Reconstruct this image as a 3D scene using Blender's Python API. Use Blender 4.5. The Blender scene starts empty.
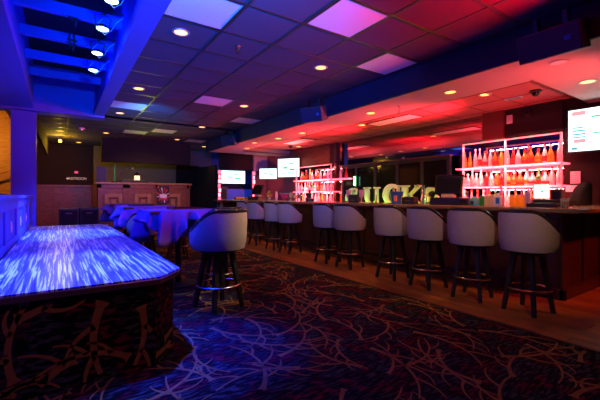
import bpy, math, random
from mathutils import Matrix, Vector
PI = math.pi
C = bpy.context.scene.collection
sc = bpy.context.scene
random.seed(7)

# ------------------------------------------------------------------ materials
def mat(name, col, rough=.5, metal=0., emit=None, es=0., trans=0., alpha=1., noise=0., nscale=30., bump=0., spec=.5, coat=0., sub=None):
    m = bpy.data.materials.new(name); m.use_nodes = True
    nt = m.node_tree; b = nt.nodes['Principled BSDF']
    b.inputs['Base Color'].default_value = (*col, 1)
    b.inputs['Roughness'].default_value = rough
    b.inputs['Metallic'].default_value = metal
    b.inputs['Specular IOR Level'].default_value = spec
    b.inputs['Coat Weight'].default_value = coat
    b.inputs['Coat Roughness'].default_value = .1
    if trans: b.inputs['Transmission Weight'].default_value = trans
    if emit:
        b.inputs['Emission Color'].default_value = (*emit, 1)
        b.inputs['Emission Strength'].default_value = es
    if noise or bump:
        tc = nt.nodes.new('ShaderNodeTexCoord'); n = nt.nodes.new('ShaderNodeTexNoise')
        n.inputs['Scale'].default_value = nscale; n.inputs['Detail'].default_value = 4
        nt.links.new(tc.outputs['Object'], n.inputs['Vector'])
        if noise:
            mx = nt.nodes.new('ShaderNodeMix'); mx.data_type = 'RGBA'
            mx.inputs['A'].default_value = (*[c * (1 - noise) for c in col], 1)
            mx.inputs['B'].default_value = (*[min(1, c * (1 + noise)) for c in col], 1)
            nt.links.new(n.outputs['Fac'], mx.inputs['Factor'])
            nt.links.new(mx.outputs['Result'], b.inputs['Base Color'])
        if bump:
            bp = nt.nodes.new('ShaderNodeBump'); bp.inputs['Strength'].default_value = bump; bp.inputs['Distance'].default_value = .01
            nt.links.new(n.outputs['Fac'], bp.inputs['Height']); nt.links.new(bp.outputs['Normal'], b.inputs['Normal'])
    return m

def ramp(nt, fac, stops):
    r = nt.nodes.new('ShaderNodeValToRGB'); e = r.color_ramp.elements
    e[0].position, e[0].color = stops[0][0], (*stops[0][1], 1)
    e[1].position, e[1].color = stops[-1][0], (*stops[-1][1], 1)
    for p, c in stops[1:-1]:
        k = e.new(p); k.color = (*c, 1)
    nt.links.new(fac, r.inputs['Fac']); return r

def mapped(nt, scale, rot=(0, 0, 0), coord='Object'):
    tc = nt.nodes.new('ShaderNodeTexCoord'); mp = nt.nodes.new('ShaderNodeMapping')
    mp.inputs['Scale'].default_value = scale; mp.inputs['Rotation'].default_value = rot
    nt.links.new(tc.outputs[coord], mp.inputs['Vector']); return mp

def wood(name, c1, c2, scale=(3, 3, 3), rough=.4, plank=None):
    m = bpy.data.materials.new(name); m.use_nodes = True; nt = m.node_tree; b = nt.nodes['Principled BSDF']
    b.inputs['Roughness'].default_value = rough
    mp = mapped(nt, scale); n = nt.nodes.new('ShaderNodeTexNoise'); n.inputs['Scale'].default_value = 4; n.inputs['Detail'].default_value = 6
    n.inputs['Distortion'].default_value = .6
    nt.links.new(mp.outputs[0], n.inputs['Vector'])
    r = ramp(nt, n.outputs['Fac'], [(.3, c1), (.7, c2)]); out = r.outputs['Color']
    if plank:
        mp2 = mapped(nt, (1, 1, 1), (0, 0, PI / 2)); br = nt.nodes.new('ShaderNodeTexBrick')
        br.inputs['Scale'].default_value = 1; br.inputs['Brick Width'].default_value = plank[0]; br.inputs['Row Height'].default_value = plank[1]
        br.inputs['Mortar Size'].default_value = .004; br.inputs['Color1'].default_value = (1, 1, 1, 1); br.inputs['Color2'].default_value = (.6, .6, .6, 1)
        br.inputs['Mortar'].default_value = (.15, .15, .15, 1)
        nt.links.new(mp2.outputs[0], br.inputs['Vector'])
        mx = nt.nodes.new('ShaderNodeMix'); mx.data_type = 'RGBA'; mx.blend_type = 'MULTIPLY'; mx.inputs['Factor'].default_value = 1
        nt.links.new(out, mx.inputs['A']); nt.links.new(br.outputs['Color'], mx.inputs['B']); out = mx.outputs['Result']
    nt.links.new(out, b.inputs['Base Color']); return m

def carpet_mat():
    m = bpy.data.materials.new('carpet_dark_dashes'); m.use_nodes = True; nt = m.node_tree; b = nt.nodes['Principled BSDF']
    b.inputs['Roughness'].default_value = .95; b.inputs['Specular IOR Level'].default_value = .15
    mp = mapped(nt, (9, 46, 30), (0, 0, .55)); n = nt.nodes.new('ShaderNodeTexNoise'); n.inputs['Scale'].default_value = 1.2; n.inputs['Detail'].default_value = 2
    nt.links.new(mp.outputs[0], n.inputs['Vector'])
    mp2 = mapped(nt, (5, 5, 5)); n2 = nt.nodes.new('ShaderNodeTexNoise'); n2.inputs['Scale'].default_value = 1.1; n2.inputs['Detail'].default_value = 1
    nt.links.new(mp2.outputs[0], n2.inputs['Vector'])
    tint = ramp(nt, n2.outputs['Fac'], [(.40, (.05, .065, .04)), (.5, (.02, .024, .02)), (.58, (.15, .010, .014))])
    dash = ramp(nt, n.outputs['Fac'], [(.5, (.05, .05, .05)), (.56, (1, 1, 1))])
    mx = nt.nodes.new('ShaderNodeMix'); mx.data_type = 'RGBA'; mx.blend_type = 'MULTIPLY'; mx.inputs['Factor'].default_value = 1
    nt.links.new(tint.outputs['Color'], mx.inputs['A']); nt.links.new(dash.outputs['Color'], mx.inputs['B'])
    nt.links.new(mx.outputs['Result'], b.inputs['Base Color']); return m

def streak_top_mat():
    m = bpy.data.materials.new('streaked_laminate'); m.use_nodes = True; nt = m.node_tree; b = nt.nodes['Principled BSDF']
    mp = mapped(nt, (55, 1.5, 1)); n = nt.nodes.new('ShaderNodeTexNoise'); n.inputs['Scale'].default_value = 1; n.inputs['Detail'].default_value = 5
    n.inputs['Distortion'].default_value = .5; n.inputs['Roughness'].default_value = .6
    nt.links.new(mp.outputs[0], n.inputs['Vector'])
    r = ramp(nt, n.outputs['Fac'], [(.40, (.03, .04, .16)), (.52, (.14, .16, .36)), (.565, (.9, .92, .97))])
    nt.links.new(r.outputs['Color'], b.inputs['Base Color'])
    b.inputs['Roughness'].default_value = .32; b.inputs['Specular IOR Level'].default_value = .6
    return m

M = dict(
    carpet=carpet_mat(), antler=mat('antler_carpet_yarn', (.30, .165, .03), .95, noise=.45, nscale=12, spec=.1),
    plank=wood('plank_floor', (.24, .07, .012), (.46, .15, .03), (3, .7, 3), .45, (1.2, .13)),
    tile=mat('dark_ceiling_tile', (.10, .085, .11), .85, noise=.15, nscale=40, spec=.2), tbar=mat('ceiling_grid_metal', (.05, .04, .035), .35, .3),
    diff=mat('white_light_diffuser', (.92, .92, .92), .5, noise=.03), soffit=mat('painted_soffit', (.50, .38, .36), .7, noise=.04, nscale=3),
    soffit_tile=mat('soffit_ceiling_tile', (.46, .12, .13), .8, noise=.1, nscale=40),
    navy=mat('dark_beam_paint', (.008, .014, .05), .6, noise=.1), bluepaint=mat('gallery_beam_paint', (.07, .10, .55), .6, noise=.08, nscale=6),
    wellback=mat('well_dark', (.008, .008, .02), .9), brown=mat('brown_wall_paint', (.035, .024, .020), .9, spec=.1, noise=.12, nscale=2),
    panelwood=wood('panel_wood', (.13, .045, .015), (.27, .10, .035), (2, 2, 9), .4), panelwood2=wood('light_panel_wood', (.26, .13, .045), (.42, .22, .08), (2, 2, 9), .4),
    darkwood=wood('dark_bar_wood', (.035, .010, .006), (.07, .018, .009), (2, 2, 8), .35),
    stone=mat('speckled_counter', (.20, .15, .08), .22, noise=.6, nscale=60), toptrim=mat('table_edge_trim', (.10, .06, .04), .25),
    topstreak=streak_top_mat(), black=mat('black_plastic', (.012, .012, .014), .45), blackgloss=mat('black_glass', (.008, .012, .008), .08),
    blacksoft=mat('black_cloth', (.008, .008, .010), .9), fabric=mat('stool_fabric', (.38, .30, .27), .85, noise=.12, nscale=25, bump=.1),
    vinyl=mat('dark_vinyl', (.022, .016, .010), .25), leg=mat('black_stained_leg', (.005, .003, .002), .6), chrome=mat('brushed_ring', (.75, .65, .5), .22, 1.),
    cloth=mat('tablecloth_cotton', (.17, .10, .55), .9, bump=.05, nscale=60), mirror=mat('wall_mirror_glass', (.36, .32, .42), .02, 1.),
    ledshelf=mat('lit_pink_acrylic', (.9, .6, .6), .4, emit=(1, .07, .11), es=4), ledframe=mat('lit_shelf_frame', (.9, .5, .5), .4, emit=(1, .10, .12), es=.75),
    ledstrip=mat('red_led_strip', (.9, .3, .3), .4, emit=(1, .12, .14), es=9), ledblue=mat('blue_led_lens', (.3, .5, 1), .3, emit=(.30, .50, 1), es=8),
    warm=mat('warm_lamp_lens', (1, .8, .5), .4, emit=(1, .46, .07), es=3.2), yellow=mat('yellow_lamp_lens', (1, .8, .3), .4, emit=(1, .62, .06), es=40),
    trimring=mat('lamp_trim_ring', (.55, .45, .4), .35, .4), white=mat('white_plastic', (.8, .8, .8), .5), paper=mat('notice_paper', (.85, .83, .82), .8, noise=.05, nscale=90),
    greenframe=mat('dark_green_frame', (.008, .028, .018), .5), letter=mat('marquee_letter_paint', (.85, .9, .75), .6),
    bucket=mat('blue_bucket_tin', (.03, .16, .55), .35), teal=mat('teal_plastic', (.08, .45, .42), .4), cream=mat('cream_card', (.75, .6, .35), .6),
    orange=mat('orange_juice_jar', (.95, .25, .02), .3, emit=(1, .2, .01), es=.25), green=mat('green_paint', (.03, .35, .06), .5), red=mat('red_enamel', (.6, .02, .02), .4),
    pinkglass=mat('pink_glass', (.85, .4, .35), .15), clear=mat('clear_glass', (.8, .95, .9), .05, trans=.8), drink=mat('brown_drink', (.35, .10, .03), .1, trans=.3),
    stairwood=wood('stair_wall_wood', (.45, .20, .04), (.7, .36, .09), (1, 1, 8), .5), olive=mat('olive_wall', (.16, .14, .07), .8, noise=.1, nscale=3),
    rose=mat('rose_soffit_paint', (.22, .10, .09), .8, noise=.1, nscale=2), void=mat('opening_darkness', (.004, .004, .004), 1.),
    beige=mat('beige_pillar', (.35, .30, .16), .7), bluewall=mat('blue_lit_wall', (.1, .15, .5), .7), pinkp=mat('magenta_bowl', (.8, .05, .15), .4),
    yel=mat('yellow_flower', (.8, .45, .04), .5), speakerfront=mat('speaker_grille', (.012, .02, .05), .6, bump=.3, nscale=200),
    greyp=mat('grey_speaker_side', (.10, .09, .09), .6),
)
def screen_mat(n, c, s): return mat(n, (.02, .02, .02), .3, emit=c, es=s)
M['scr_w'] = screen_mat('screen_white', (.75, 1, .96), 2.4); M['scr_b'] = screen_mat('screen_blue_block', (.15, .6, .8), .8)
M['scr_g'] = screen_mat('screen_green_mark', (.0, .75, .25), .9); M['scr_r'] = screen_mat('screen_pink_block', (1, .45, .5), 1.0)
M['exit'] = screen_mat('red_sign_light', (1, .03, .05), 1.0)
M['dimlet'] = mat('sign_letter_glow', (.9, .75, .7), .6, emit=(.9, .6, .5), es=.25)  # lettering colour with a faint glow of its own mixed in

# ------------------------------------------------------------------ mesh builder
class MB:
    def __init__(s): s.v = []; s.f = []; s.m = []; s.T = Matrix.Identity(4)
    def at(s, x=0, y=0, z=0, rz=0, rx=0, ry=0):
        s.T = Matrix.Translation((x, y, z)) @ Matrix.Rotation(rz, 4, 'Z') @ Matrix.Rotation(ry, 4, 'Y') @ Matrix.Rotation(rx, 4, 'X'); return s
    def add(s, vs, fs, mi=0):
        o = len(s.v); s.v += [tuple(s.T @ Vector(p)) for p in vs]; s.f += [tuple(i + o for i in f) for f in fs]; s.m += [mi] * len(fs); return s
    def box(s, a, b, mi=0):
        (x0, y0, z0), (x1, y1, z1) = a, b
        return s.add([(x0, y0, z0), (x1, y0, z0), (x1, y1, z0), (x0, y1, z0), (x0, y0, z1), (x1, y0, z1), (x1, y1, z1), (x0, y1, z1)],
                     [(0, 3, 2, 1), (4, 5, 6, 7), (0, 1, 5, 4), (1, 2, 6, 5), (2, 3, 7, 6), (3, 0, 4, 7)], mi)
    def prism(s, poly, h0, h1, ax='z', mi=0):
        n = len(poly)
        def P(u, v, h): return (u, v, h) if ax == 'z' else ((u, h, v) if ax == 'y' else (h, u, v))
        vs = [P(u, v, h0) for u, v in poly] + [P(u, v, h1) for u, v in poly]
        return s.add(vs, [tuple(range(n - 1, -1, -1)), tuple(range(n, 2 * n))] + [(i, (i + 1) % n, n + (i + 1) % n, n + i) for i in range(n)], mi)
    def lathe(s, prof, n=16, mi=0, c=(0, 0), caps=True):
        vs = []; fs = []; k = len(prof)
        for i in range(n):
            a = 2 * PI * i / n
            vs += [(c[0] + r * math.cos(a), c[1] + r * math.sin(a), z) for r, z in prof]
        for i in range(n):
            j = (i + 1) % n
            fs += [(i * k + q, j * k + q, j * k + q + 1, i * k + q + 1) for q in range(k - 1)]
        if caps: fs += [tuple(i * k for i in range(n - 1, -1, -1)), tuple(i * k + k - 1 for i in range(n))]
        return s.add(vs, fs, mi)
    def tube(s, pts, r, n=8, closed=False, mi=0, r2=None):
        pts = [Vector(p) for p in pts]; N = len(pts); vs = []; fs = []
        for i, p in enumerate(pts):
            a = pts[(i - 1) % N] if (closed or i > 0) else p; b = pts[(i + 1) % N] if (closed or i < N - 1) else p
            t = (b - a).normalized(); up = Vector((0, 0, 1)) if abs(t.z) < .9 else Vector((1, 0, 0))
            u = t.cross(up).normalized(); w = t.cross(u); rr = r if r2 is None else r + (r2 - r) * i / (N - 1)
            for k in range(n):
                q = 2 * PI * (k + .5) / n; vs.append(tuple(p + u * rr * math.cos(q) + w * rr * math.sin(q)))
        for i in range(N if closed else N - 1):
            j = (i + 1) % N
            fs += [(i * n + k, i * n + (k + 1) % n, j * n + (k + 1) % n, j * n + k) for k in range(n)]
        if not closed: fs += [tuple(range(n - 1, -1, -1)), tuple((N - 1) * n + k for k in range(n))]
        return s.add(vs, fs, mi)
    def build(s, name, m, parent=None, bevel=0., smooth=False, seg=2):
        me = bpy.data.meshes.new(name); me.from_pydata(s.v, [], s.f); me.validate()
        for x in (m if isinstance(m, (list, tuple)) else [m]): me.materials.append(x)
        for p, mi in zip(me.polygons, s.m): p.material_index = mi; p.use_smooth = smooth
        o = bpy.data.objects.new(name, me); C.objects.link(o)
        if parent: o.parent = parent
        if smooth:
            try: me.set_sharp_from_angle(angle=.7)
            except Exception: pass
        if bevel:
            b = o.modifiers.new('bevel', 'BEVEL'); b.width = bevel; b.segments = seg; b.limit_method = 'ANGLE'
        return o

def tag(o, label=None, cat=None, group=None, kind=None):
    if label: o['label'] = label
    if cat: o['category'] = cat
    if group: o['group'] = group
    if kind: o['kind'] = kind
    return o
def struct(o): o['kind'] = 'structure'; return o
def thing(name, loc, label, cat, group=None, rz=0, rx=0, ry=0):
    o = bpy.data.objects.new(name, None); C.objects.link(o); o.location = loc; o.rotation_euler = (rx, ry, rz)
    o.empty_display_size = .1
    return tag(o, label, cat, group)
def kids(o): return [x for x in C.objects if x.parent == o]
def copy_tree(o, loc, rz=None, label=None, group=None, scale=None):
    def rec(a, par):
        c = a.copy(); C.objects.link(c)
        if par: c.parent = par
        for k in kids(a): rec(k, c)
        return c
    r = rec(o, None); r.location = loc
    if rz is not None: r.rotation_euler[2] = rz
    if label: r['label'] = label
    if group: r['group'] = group
    if scale: r.scale = scale
    return r
def bx(name, a, b, m, parent=None, bevel=0., kind=None):
    o = MB().box(a, b).build(name, m, parent, bevel)
    if kind: o['kind'] = kind
    return o
def light(kind, loc, col, e, target=None, size=.1, spot=None, blend=.5, name=None):
    l = bpy.data.lights.new(name or kind.lower() + '_light', kind); l.color = col; l.energy = e
    if kind == 'AREA': l.size = size
    else: l.shadow_soft_size = size
    if spot: l.spot_size = math.radians(spot); l.spot_blend = blend
    o = bpy.data.objects.new(l.name, l); C.objects.link(o); o.location = loc
    if target: o.rotation_euler = (Vector(target) - Vector(loc)).to_track_quat('-Z', 'Y').to_euler()
    return o

# ------------------------------------------------------------------ carpet with antlers
def strip(pts, w0, w1):
    """flat tapering band along 2D points -> left/right rows"""
    L = []; R = []; n = len(pts)
    for i, (x, y) in enumerate(pts):
        a = pts[max(0, i - 1)]; b = pts[min(n - 1, i + 1)]; dx, dy = b[0] - a[0], b[1] - a[1]; l = math.hypot(dx, dy) or 1
        w = (w0 + (w1 - w0) * (i / (n - 1)) ** .8) / 2
        L.append((x - dy / l * w, y + dx / l * w)); R.append((x + dy / l * w, y - dx / l * w))
    return L, R
def arc(x, y, a, length, turn, n=7):
    pts = [(x, y)]
    for i in range(n): a += turn / n; x += math.cos(a) * length / n; y += math.sin(a) * length / n; pts.append((x, y))
    return pts, a
def antler(cx, cy, a, s, sg, rnd):
    out = []
    main, _ = arc(cx, cy, a, s, sg * 1.25, 12); out.append((main, .048 * s, .010))
    for k, f in enumerate((2, 5, 8)):
        x, y = main[f]; dx = main[f + 1][0] - x; dy = main[f + 1][1] - y; b = math.atan2(dy, dx)
        t, _ = arc(x, y, b - sg * rnd.uniform(.9, 1.3), s * rnd.uniform(.30, .50) * (1 - .08 * k), sg * rnd.uniform(.8, 1.5), 8)
        out.append((t, .036 * s, .007))
    bx_, by_ = main[0]; out.append(([(bx_ - .05 * s * math.cos(a), by_ - .05 * s * math.sin(a)), (bx_, by_)], .08 * s, .05 * s))
    return out
def add_strips(mb, strips, P, inside, mi=1, wf=1.):
    for pts, w0, w1 in strips:
        L, R = strip(pts, w0 * wf, w1 * wf)
        for i in range(len(L) - 1):
            q = [L[i], R[i], R[i + 1], L[i + 1]]
            if all(inside(*p) for p in q): mb.add([P(*p) for p in q], [(0, 1, 2, 3)], mi)
rnd = random.Random(3)
fl = MB(); fl.add([(-3, -1.2, 0), (3.48, -1.2, 0), (3.48, 14.5, 0), (-3, 14.5, 0)], [(0, 1, 2, 3)], 0)
gx = -.2
while gx < 3.5:
    gy = .9
    while gy < 11:
        x = gx + rnd.uniform(-.14, .14); y = gy + rnd.uniform(-.14, .14)
        add_strips(fl, antler(x, y, rnd.uniform(0, 6.28), rnd.uniform(.5, .78), rnd.choice((-1, 1)), rnd),
                   lambda u, v: (u, v, .0015 + .0004 * (int(gx * 10) % 3)), lambda u, v: u < 3.47)
        gy += .36
    gx += .34
struct(fl.build('floor', [M['carpet'], M['antler']]))
bx('floor_planks', (3.48, -1.2, -.05), (8.2, 14.5, .006), M['plank'], kind='structure')

# ------------------------------------------------------------------ main ceiling
ZC = 2.95
XL = [.80 + .6167 * k for k in range(6)]; YL = [-.73 + .61 * j for j in range(26)]
panels = [(0, 2.93), (0, 7.19), (2, 2.32), (2, 5.97), (4, 2.93), (4, 7.19), (1, 10.24), (2, 9.63), (4, 10.85)]
cl = MB(); cl.box((.80, -1.2, ZC), (3.95, 8.9, ZC + .04)); cl.box((-.9, 8.7, ZC), (8.2, 14.5, ZC + .04))
struct(cl.build('ceiling', M['tile']))
g = MB()
for x in XL[1:] + [XL[5] + .6167, .18, -.43]:
    if x > 4: g.box((x - .012, 11, ZC - .006), (x + .012, 13.8, ZC + .001)); continue
    g.box((x - .012, -1.2 if x > .8 else 8.9, ZC - .006), (x + .012, 14, ZC + .001))
for y in YL: g.box((.81 if y < 8.9 else -1, y - .012, ZC - .0055), (3.92 if y < 11 else 5.6, y + .012, ZC + .001))
struct(g.build('trim_1', M['tbar']))
lbl_pan = ['blue-lit square panel at the top edge, nearest of the left column', 'long blue-lit ceiling panel above the dark booth, second in the left column',
           'largest violet-pink square ceiling panel at the top centre', 'magenta square ceiling panel between two warm downlights mid-ceiling',
           'violet square ceiling panel next to the dark beam, nearer one', 'violet square ceiling panel next to the dark beam, middle one',
           'small pale blue ceiling panel, far left of the pair', 'small teal-green ceiling panel, right of the far pair', 'smallest pink ceiling panel at the far end by the beam']
for (i, y), lb in zip(panels, lbl_pan):
    t = thing('ceiling_light_panel', (XL[i] + .308, y + .305, ZC), lb, 'light panel', 'square panels in the dark tiled ceiling')
    bx('diffuser', (-.288, -.285, -.004), (.288, .285, .002), M['diff'], t)
    f = MB()
    for a, b in (((-.296, -.293, -.008), (.296, -.28, 0)), ((-.296, .28, -.008), (.296, .293, 0)), ((-.296, -.28, -.008), (-.283, .28, 0)), ((.283, -.28, -.008), (.296, .28, 0))): f.box(a, b)
    f.build('frame', M['tbar'], t)

# dark beam + bar soffit
XB = 3.93; ZS = 2.62; ZT = 2.75
bx('ceiling_beam', (XB, -1.2, ZS), (XB + .02, 11.2, ZC), M['navy'], kind='structure')
bx('ceiling_beam', (XB - .005, -1.2, ZS - .004), (XB + .03, 11.2, ZS + .02), M['navy'], kind='structure')
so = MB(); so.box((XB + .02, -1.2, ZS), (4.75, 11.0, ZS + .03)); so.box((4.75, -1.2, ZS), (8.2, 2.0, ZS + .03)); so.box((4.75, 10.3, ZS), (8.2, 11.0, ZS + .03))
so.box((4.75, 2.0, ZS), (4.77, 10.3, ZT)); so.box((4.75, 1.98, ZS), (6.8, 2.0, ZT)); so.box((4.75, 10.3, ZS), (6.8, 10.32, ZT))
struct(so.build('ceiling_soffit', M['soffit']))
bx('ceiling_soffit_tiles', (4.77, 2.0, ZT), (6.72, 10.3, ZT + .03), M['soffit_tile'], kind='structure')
g = MB()
for k in range(14): g.box((4.77, 2.2 + .61 * k, ZT - .006), (6.65, 2.224 + .61 * k, ZT + .001))
for x in (5.22, 5.83, 6.44): g.box((x, 2.0, ZT - .0055), (x + .024, 10.3, ZT + .001))
struct(g.build('trim_2', mat('dark_red_grid', (.22, .05, .05), .6)))
for (x, y), lb in zip([(5.62, 4.9), (5.62, 8.35)], ['long pale panel in the red bar ceiling, nearer one', 'long pale panel in the red bar ceiling, farther one']):
    t = thing('ceiling_light_panel', (x, y, ZT), lb, 'light panel', 'long panels over the bar')
    bx('diffuser', (-.19, -.56, -.010), (.19, .56, 0), M['diff'], t)
    f = MB()
    for sx in (-1, 1): f.box((sx * .2 - .01, -.58, -.014), (sx * .2 + .01, .58, 0))
    for sy in (-1, 1): f.box((-.19, sy * .57 - .01, -.014), (.19, sy * .57 + .01, 0))
    f.build('frame', M['tbar'], t)

# ------------------------------------------------------------------ downlights
def downlight(loc, label, group, lens=M['warm'], e=9, spot=True, sz=.068):
    t = thing('downlight', loc, label, 'ceiling light', group)
    MB().lathe([(sz, -.006), (sz + .022, -.008), (sz + .026, 0), (sz, 0)], 20, caps=False).build('trim_ring', M['trimring'], t, smooth=True)
    MB().lathe([(.001, -.004), (sz, -.004), (sz, -.001), (.001, -.001)], 20).build('lens', lens, t)
    if spot: light('SPOT', (loc[0], loc[1], loc[2] - .03), (1, .38, .07), e, (loc[0], loc[1], 0), .05, 95, .8, 'downlight_lamp')
DG = 'warm downlights in the dark tiled ceiling'
for (x, y), lb in {(1.07, 3.82): 'round warm downlight nearest the top left of the tiled ceiling', (1.07, 6.21): 'round warm downlight beside the far end of the blue beam',
                   (1.06, 8.28): 'warm downlight just beyond the long blue panel', (1.08, 11.13): 'small warm downlight over the left end of the booth',
                   (.54, 13.6): 'tiny warm downlight beside the yellow spotlight', (2.96, 6.28): 'warm downlight right of the magenta panel mid-ceiling',
                   (2.99, 8.81): 'warm downlight between the far violet panels', (3.02, 11.2): 'small warm downlight between the teal and the pink panel',
                   (2.93, 3.81): 'warm downlight in the purple tiles left of the hanging speaker', (4.25, 12.3): 'farthest small warm downlight past the end of the dark beam'}.items():
    downlight((x, y, ZC), lb, DG, e=16)
SG = 'warm downlights in the bar soffit'
for (x, y), lb in {(4.38, 2.83): 'yellow downlight of the bar soffit just left of centre above the register', (5.34, 2.87): 'yellow downlight of the bar soffit above the register, right of the pair',
                   (4.38, 4.31): 'yellow downlight left of the long pale soffit panel', (5.44, 5.62): 'yellow downlight below the left end of the long pale soffit panel',
                   (4.51, 6.55): 'soffit downlight right of the second hanging speaker', (4.3, 8.47): 'soffit downlight above the far bar stools, near the beam',
                   (4.62, 9.6): 'farthest soffit downlight near the doorway', (4.45, 7.5): 'dim soffit downlight above the far end of the bar',
                   (5.37, 1.62): 'large pale downlight above the television at the right edge'}.items():
    downlight((x, y, ZT if 5.3 < x < 5.5 and y > 2 else ZS), lb, SG, e=36)
downlight((4.35, 1.56, ZS), 'unlit white downlight under the large hanging speaker', SG, lens=M['white'], spot=False)
downlight((6.2, 9.2, ZT), 'warm downlight in the recess above the corner television', SG, e=3)

# ------------------------------------------------------------------ blue light well at the left
bl = M['bluepaint']
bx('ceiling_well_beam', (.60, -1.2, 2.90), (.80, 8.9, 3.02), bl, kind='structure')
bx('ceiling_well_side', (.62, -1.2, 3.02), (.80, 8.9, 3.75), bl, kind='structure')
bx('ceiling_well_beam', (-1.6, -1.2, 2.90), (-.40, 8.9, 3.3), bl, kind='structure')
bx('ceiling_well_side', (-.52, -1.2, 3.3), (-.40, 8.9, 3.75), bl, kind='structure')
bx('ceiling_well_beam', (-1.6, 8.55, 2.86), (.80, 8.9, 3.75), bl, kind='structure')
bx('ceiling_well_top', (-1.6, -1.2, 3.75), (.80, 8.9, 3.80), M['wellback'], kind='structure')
for y, lb in zip((2.9, 3.78, 4.65, 5.48, 6.37, 7.23), ('nearest', 'second', 'third', 'fourth', 'fifth', 'farthest')):
    j = MB().box((-.41, y, 3.2), (.63, y + .07, 3.32)).build('joist', bl, bevel=.004); tag(j, None, None, None, 'structure'); j.name = 'ceiling_joist'
for k, ((x, y), lb) in enumerate(zip([(.40, 3.67), (.39, 4.35), (.40, 5.13), (.41, 5.86)],
        ['blue LED par lamp at the top edge, nearest and cut off by the frame', 'bright blue LED par lamp, topmost of the three fully in view',
         'bright blue LED par lamp, middle one of the three in view', 'bright blue LED par lamp, lowest and farthest of the row'])):
    t = thing('stage_lamp', (x, y, 3.02), lb, 'stage lamp', 'blue LED lamps over the long table', rx=-.05, ry=.04)
    MB().lathe([(.001, .035), (.04, .03), (.058, .012), (.064, -.012), (.056, -.012)], 20, caps=False).build('housing', M['black'], t, smooth=True)
    MB().lathe([(.001, -.026), (.04, -.022), (.064, -.010), (.001, -.004)], 20).build('lens', M['ledblue'], t)
    MB().tube([(.06, 0, .02), (.08, 0, .12), (0, 0, .15), (-.08, 0, .12), (-.06, 0, .02)], .007, 6).build('yoke', M['black'], t)
    MB().tube([(0, 0, .15), (.08, 0, .2), (.2, .02, .22)], .008, 6).build('mounting_arm', M['black'], t)
    MB().tube([(0, .03, .12), (-.06, .06, .04), (.03, .08, -.03), (.09, .08, .03), (.13, .06, .12), (.2, .05, .2)], .004, 5).build('cable', M['white'], t)
for y in (4.7, 5.5):
    c = MB().tube([(.12, y - .02, 3.34), (.11, y - .03, 3.25), (.13, y - .02, 3.16), (.1, y - .01, 3.12)], .012, 6)
    c.tube([(.16, y - .02, 3.34), (.17, y - .03, 3.22), (.15, y - .02, 3.1)], .012, 6); c.tube([(.09, y - .03, 3.24), (.2, y - .03, 3.23)], .014, 6)
    c.tube([(.08, y - .03, 3.20), (.2, y - .03, 3.18)], .01, 6)
    tag(c.build('cable_bundle', M['black'], smooth=True), ('nearer' if y < 5 else 'farther') + ' tangled cable bundle strapped on a blue joist', 'cables')

# ------------------------------------------------------------------ long table and low wall at the left
TZ = .65; out = [(-.42, 2.62), (.59, 2.62), (.79, 2.85), (.79, 7.9), (.66, 8.15), (-.42, 8.15)]
t = thing('long_table', (0, 0, 0), 'long low table with glowing blue streaked top and antler-carpeted base', 'table')
top = MB().prism(out, TZ - .012, TZ).build('tabletop', M['topstreak'], t)
MB().prism([(x + (.006 if x > 0 else 0), y - .006 if y < 3 else y + .006) for x, y in out], TZ - .055, TZ - .012).build('edge_trim', M['toptrim'], t, bevel=.006)
b0 = [(-.42, 2.67), (.57, 2.67), (.745, 2.88), (.745, 7.86), (.62, 8.08), (-.42, 8.08)]
bs = MB().prism(b0, 0.003, TZ - .05)
for (p, q) in ((b0[0], b0[1]), (b0[1], b0[2]), (b0[2], b0[3])):
    L = math.dist(p, q); dx, dy = (q[0] - p[0]) / L, (q[1] - p[1]) / L; nx, ny = dy, -dx
    k = -.1
    while k < L:
        for zz in (.12, .46):
            add_strips(bs, antler(k + rnd.uniform(-.1, .1), zz + rnd.uniform(-.06, .06), rnd.uniform(0, 6.28), rnd.uniform(.5, .8), rnd.choice((-1, 1)), rnd),
                       lambda u, v: (p[0] + dx * u + nx * .0025, p[1] + dy * u + ny * .0025, v), lambda u, v: 0 < u < L and .01 < v < TZ - .055, wf=1.5)
        k += .33
bs.build('carpeted_base', [M['carpet'], M['antler']], t)
w = MB(); w.box((-.62, 1.5, 0), (-.44, 8.7, 1.18)); w.box((-.66, 1.5, 1.18), (-.405, 8.75, 1.225))
w.box((-.44, 1.5, .66), (-.425, 8.7, .74)); w.box((-.44, 1.5, 1.06), (-.425, 8.7, 1.18))
for y in (2.2, 3.3, 4.4, 5.5, 6.6, 7.6, 8.6): w.box((-.44, y, .74), (-.42, y + .12, 1.06))
struct(w.build('wall_left', bl, bevel=.005))
for y, lb in ((5.05, 'nearest'), (6.2, 'middle'), (7.2, 'farthest')):
    t = thing('switch_plate', (-.438, y, .87), lb + ' small white plate on the blue-lit low panelled wall', 'wall plate', 'white plates on the low wall', rz=PI / 2)
    MB().box((-.035, -.008, -.06), (.035, .0, .06)).build('plate', M['white'], t, .004)
    MB().box((-.010, -.014, -.02), (.010, -.008, .02)).build('toggle', M['white'], t)
bx('wall_pillar', (-.76, 8.7, 0), (-.37, 9.05, 2.95), bl, kind='structure')

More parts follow.
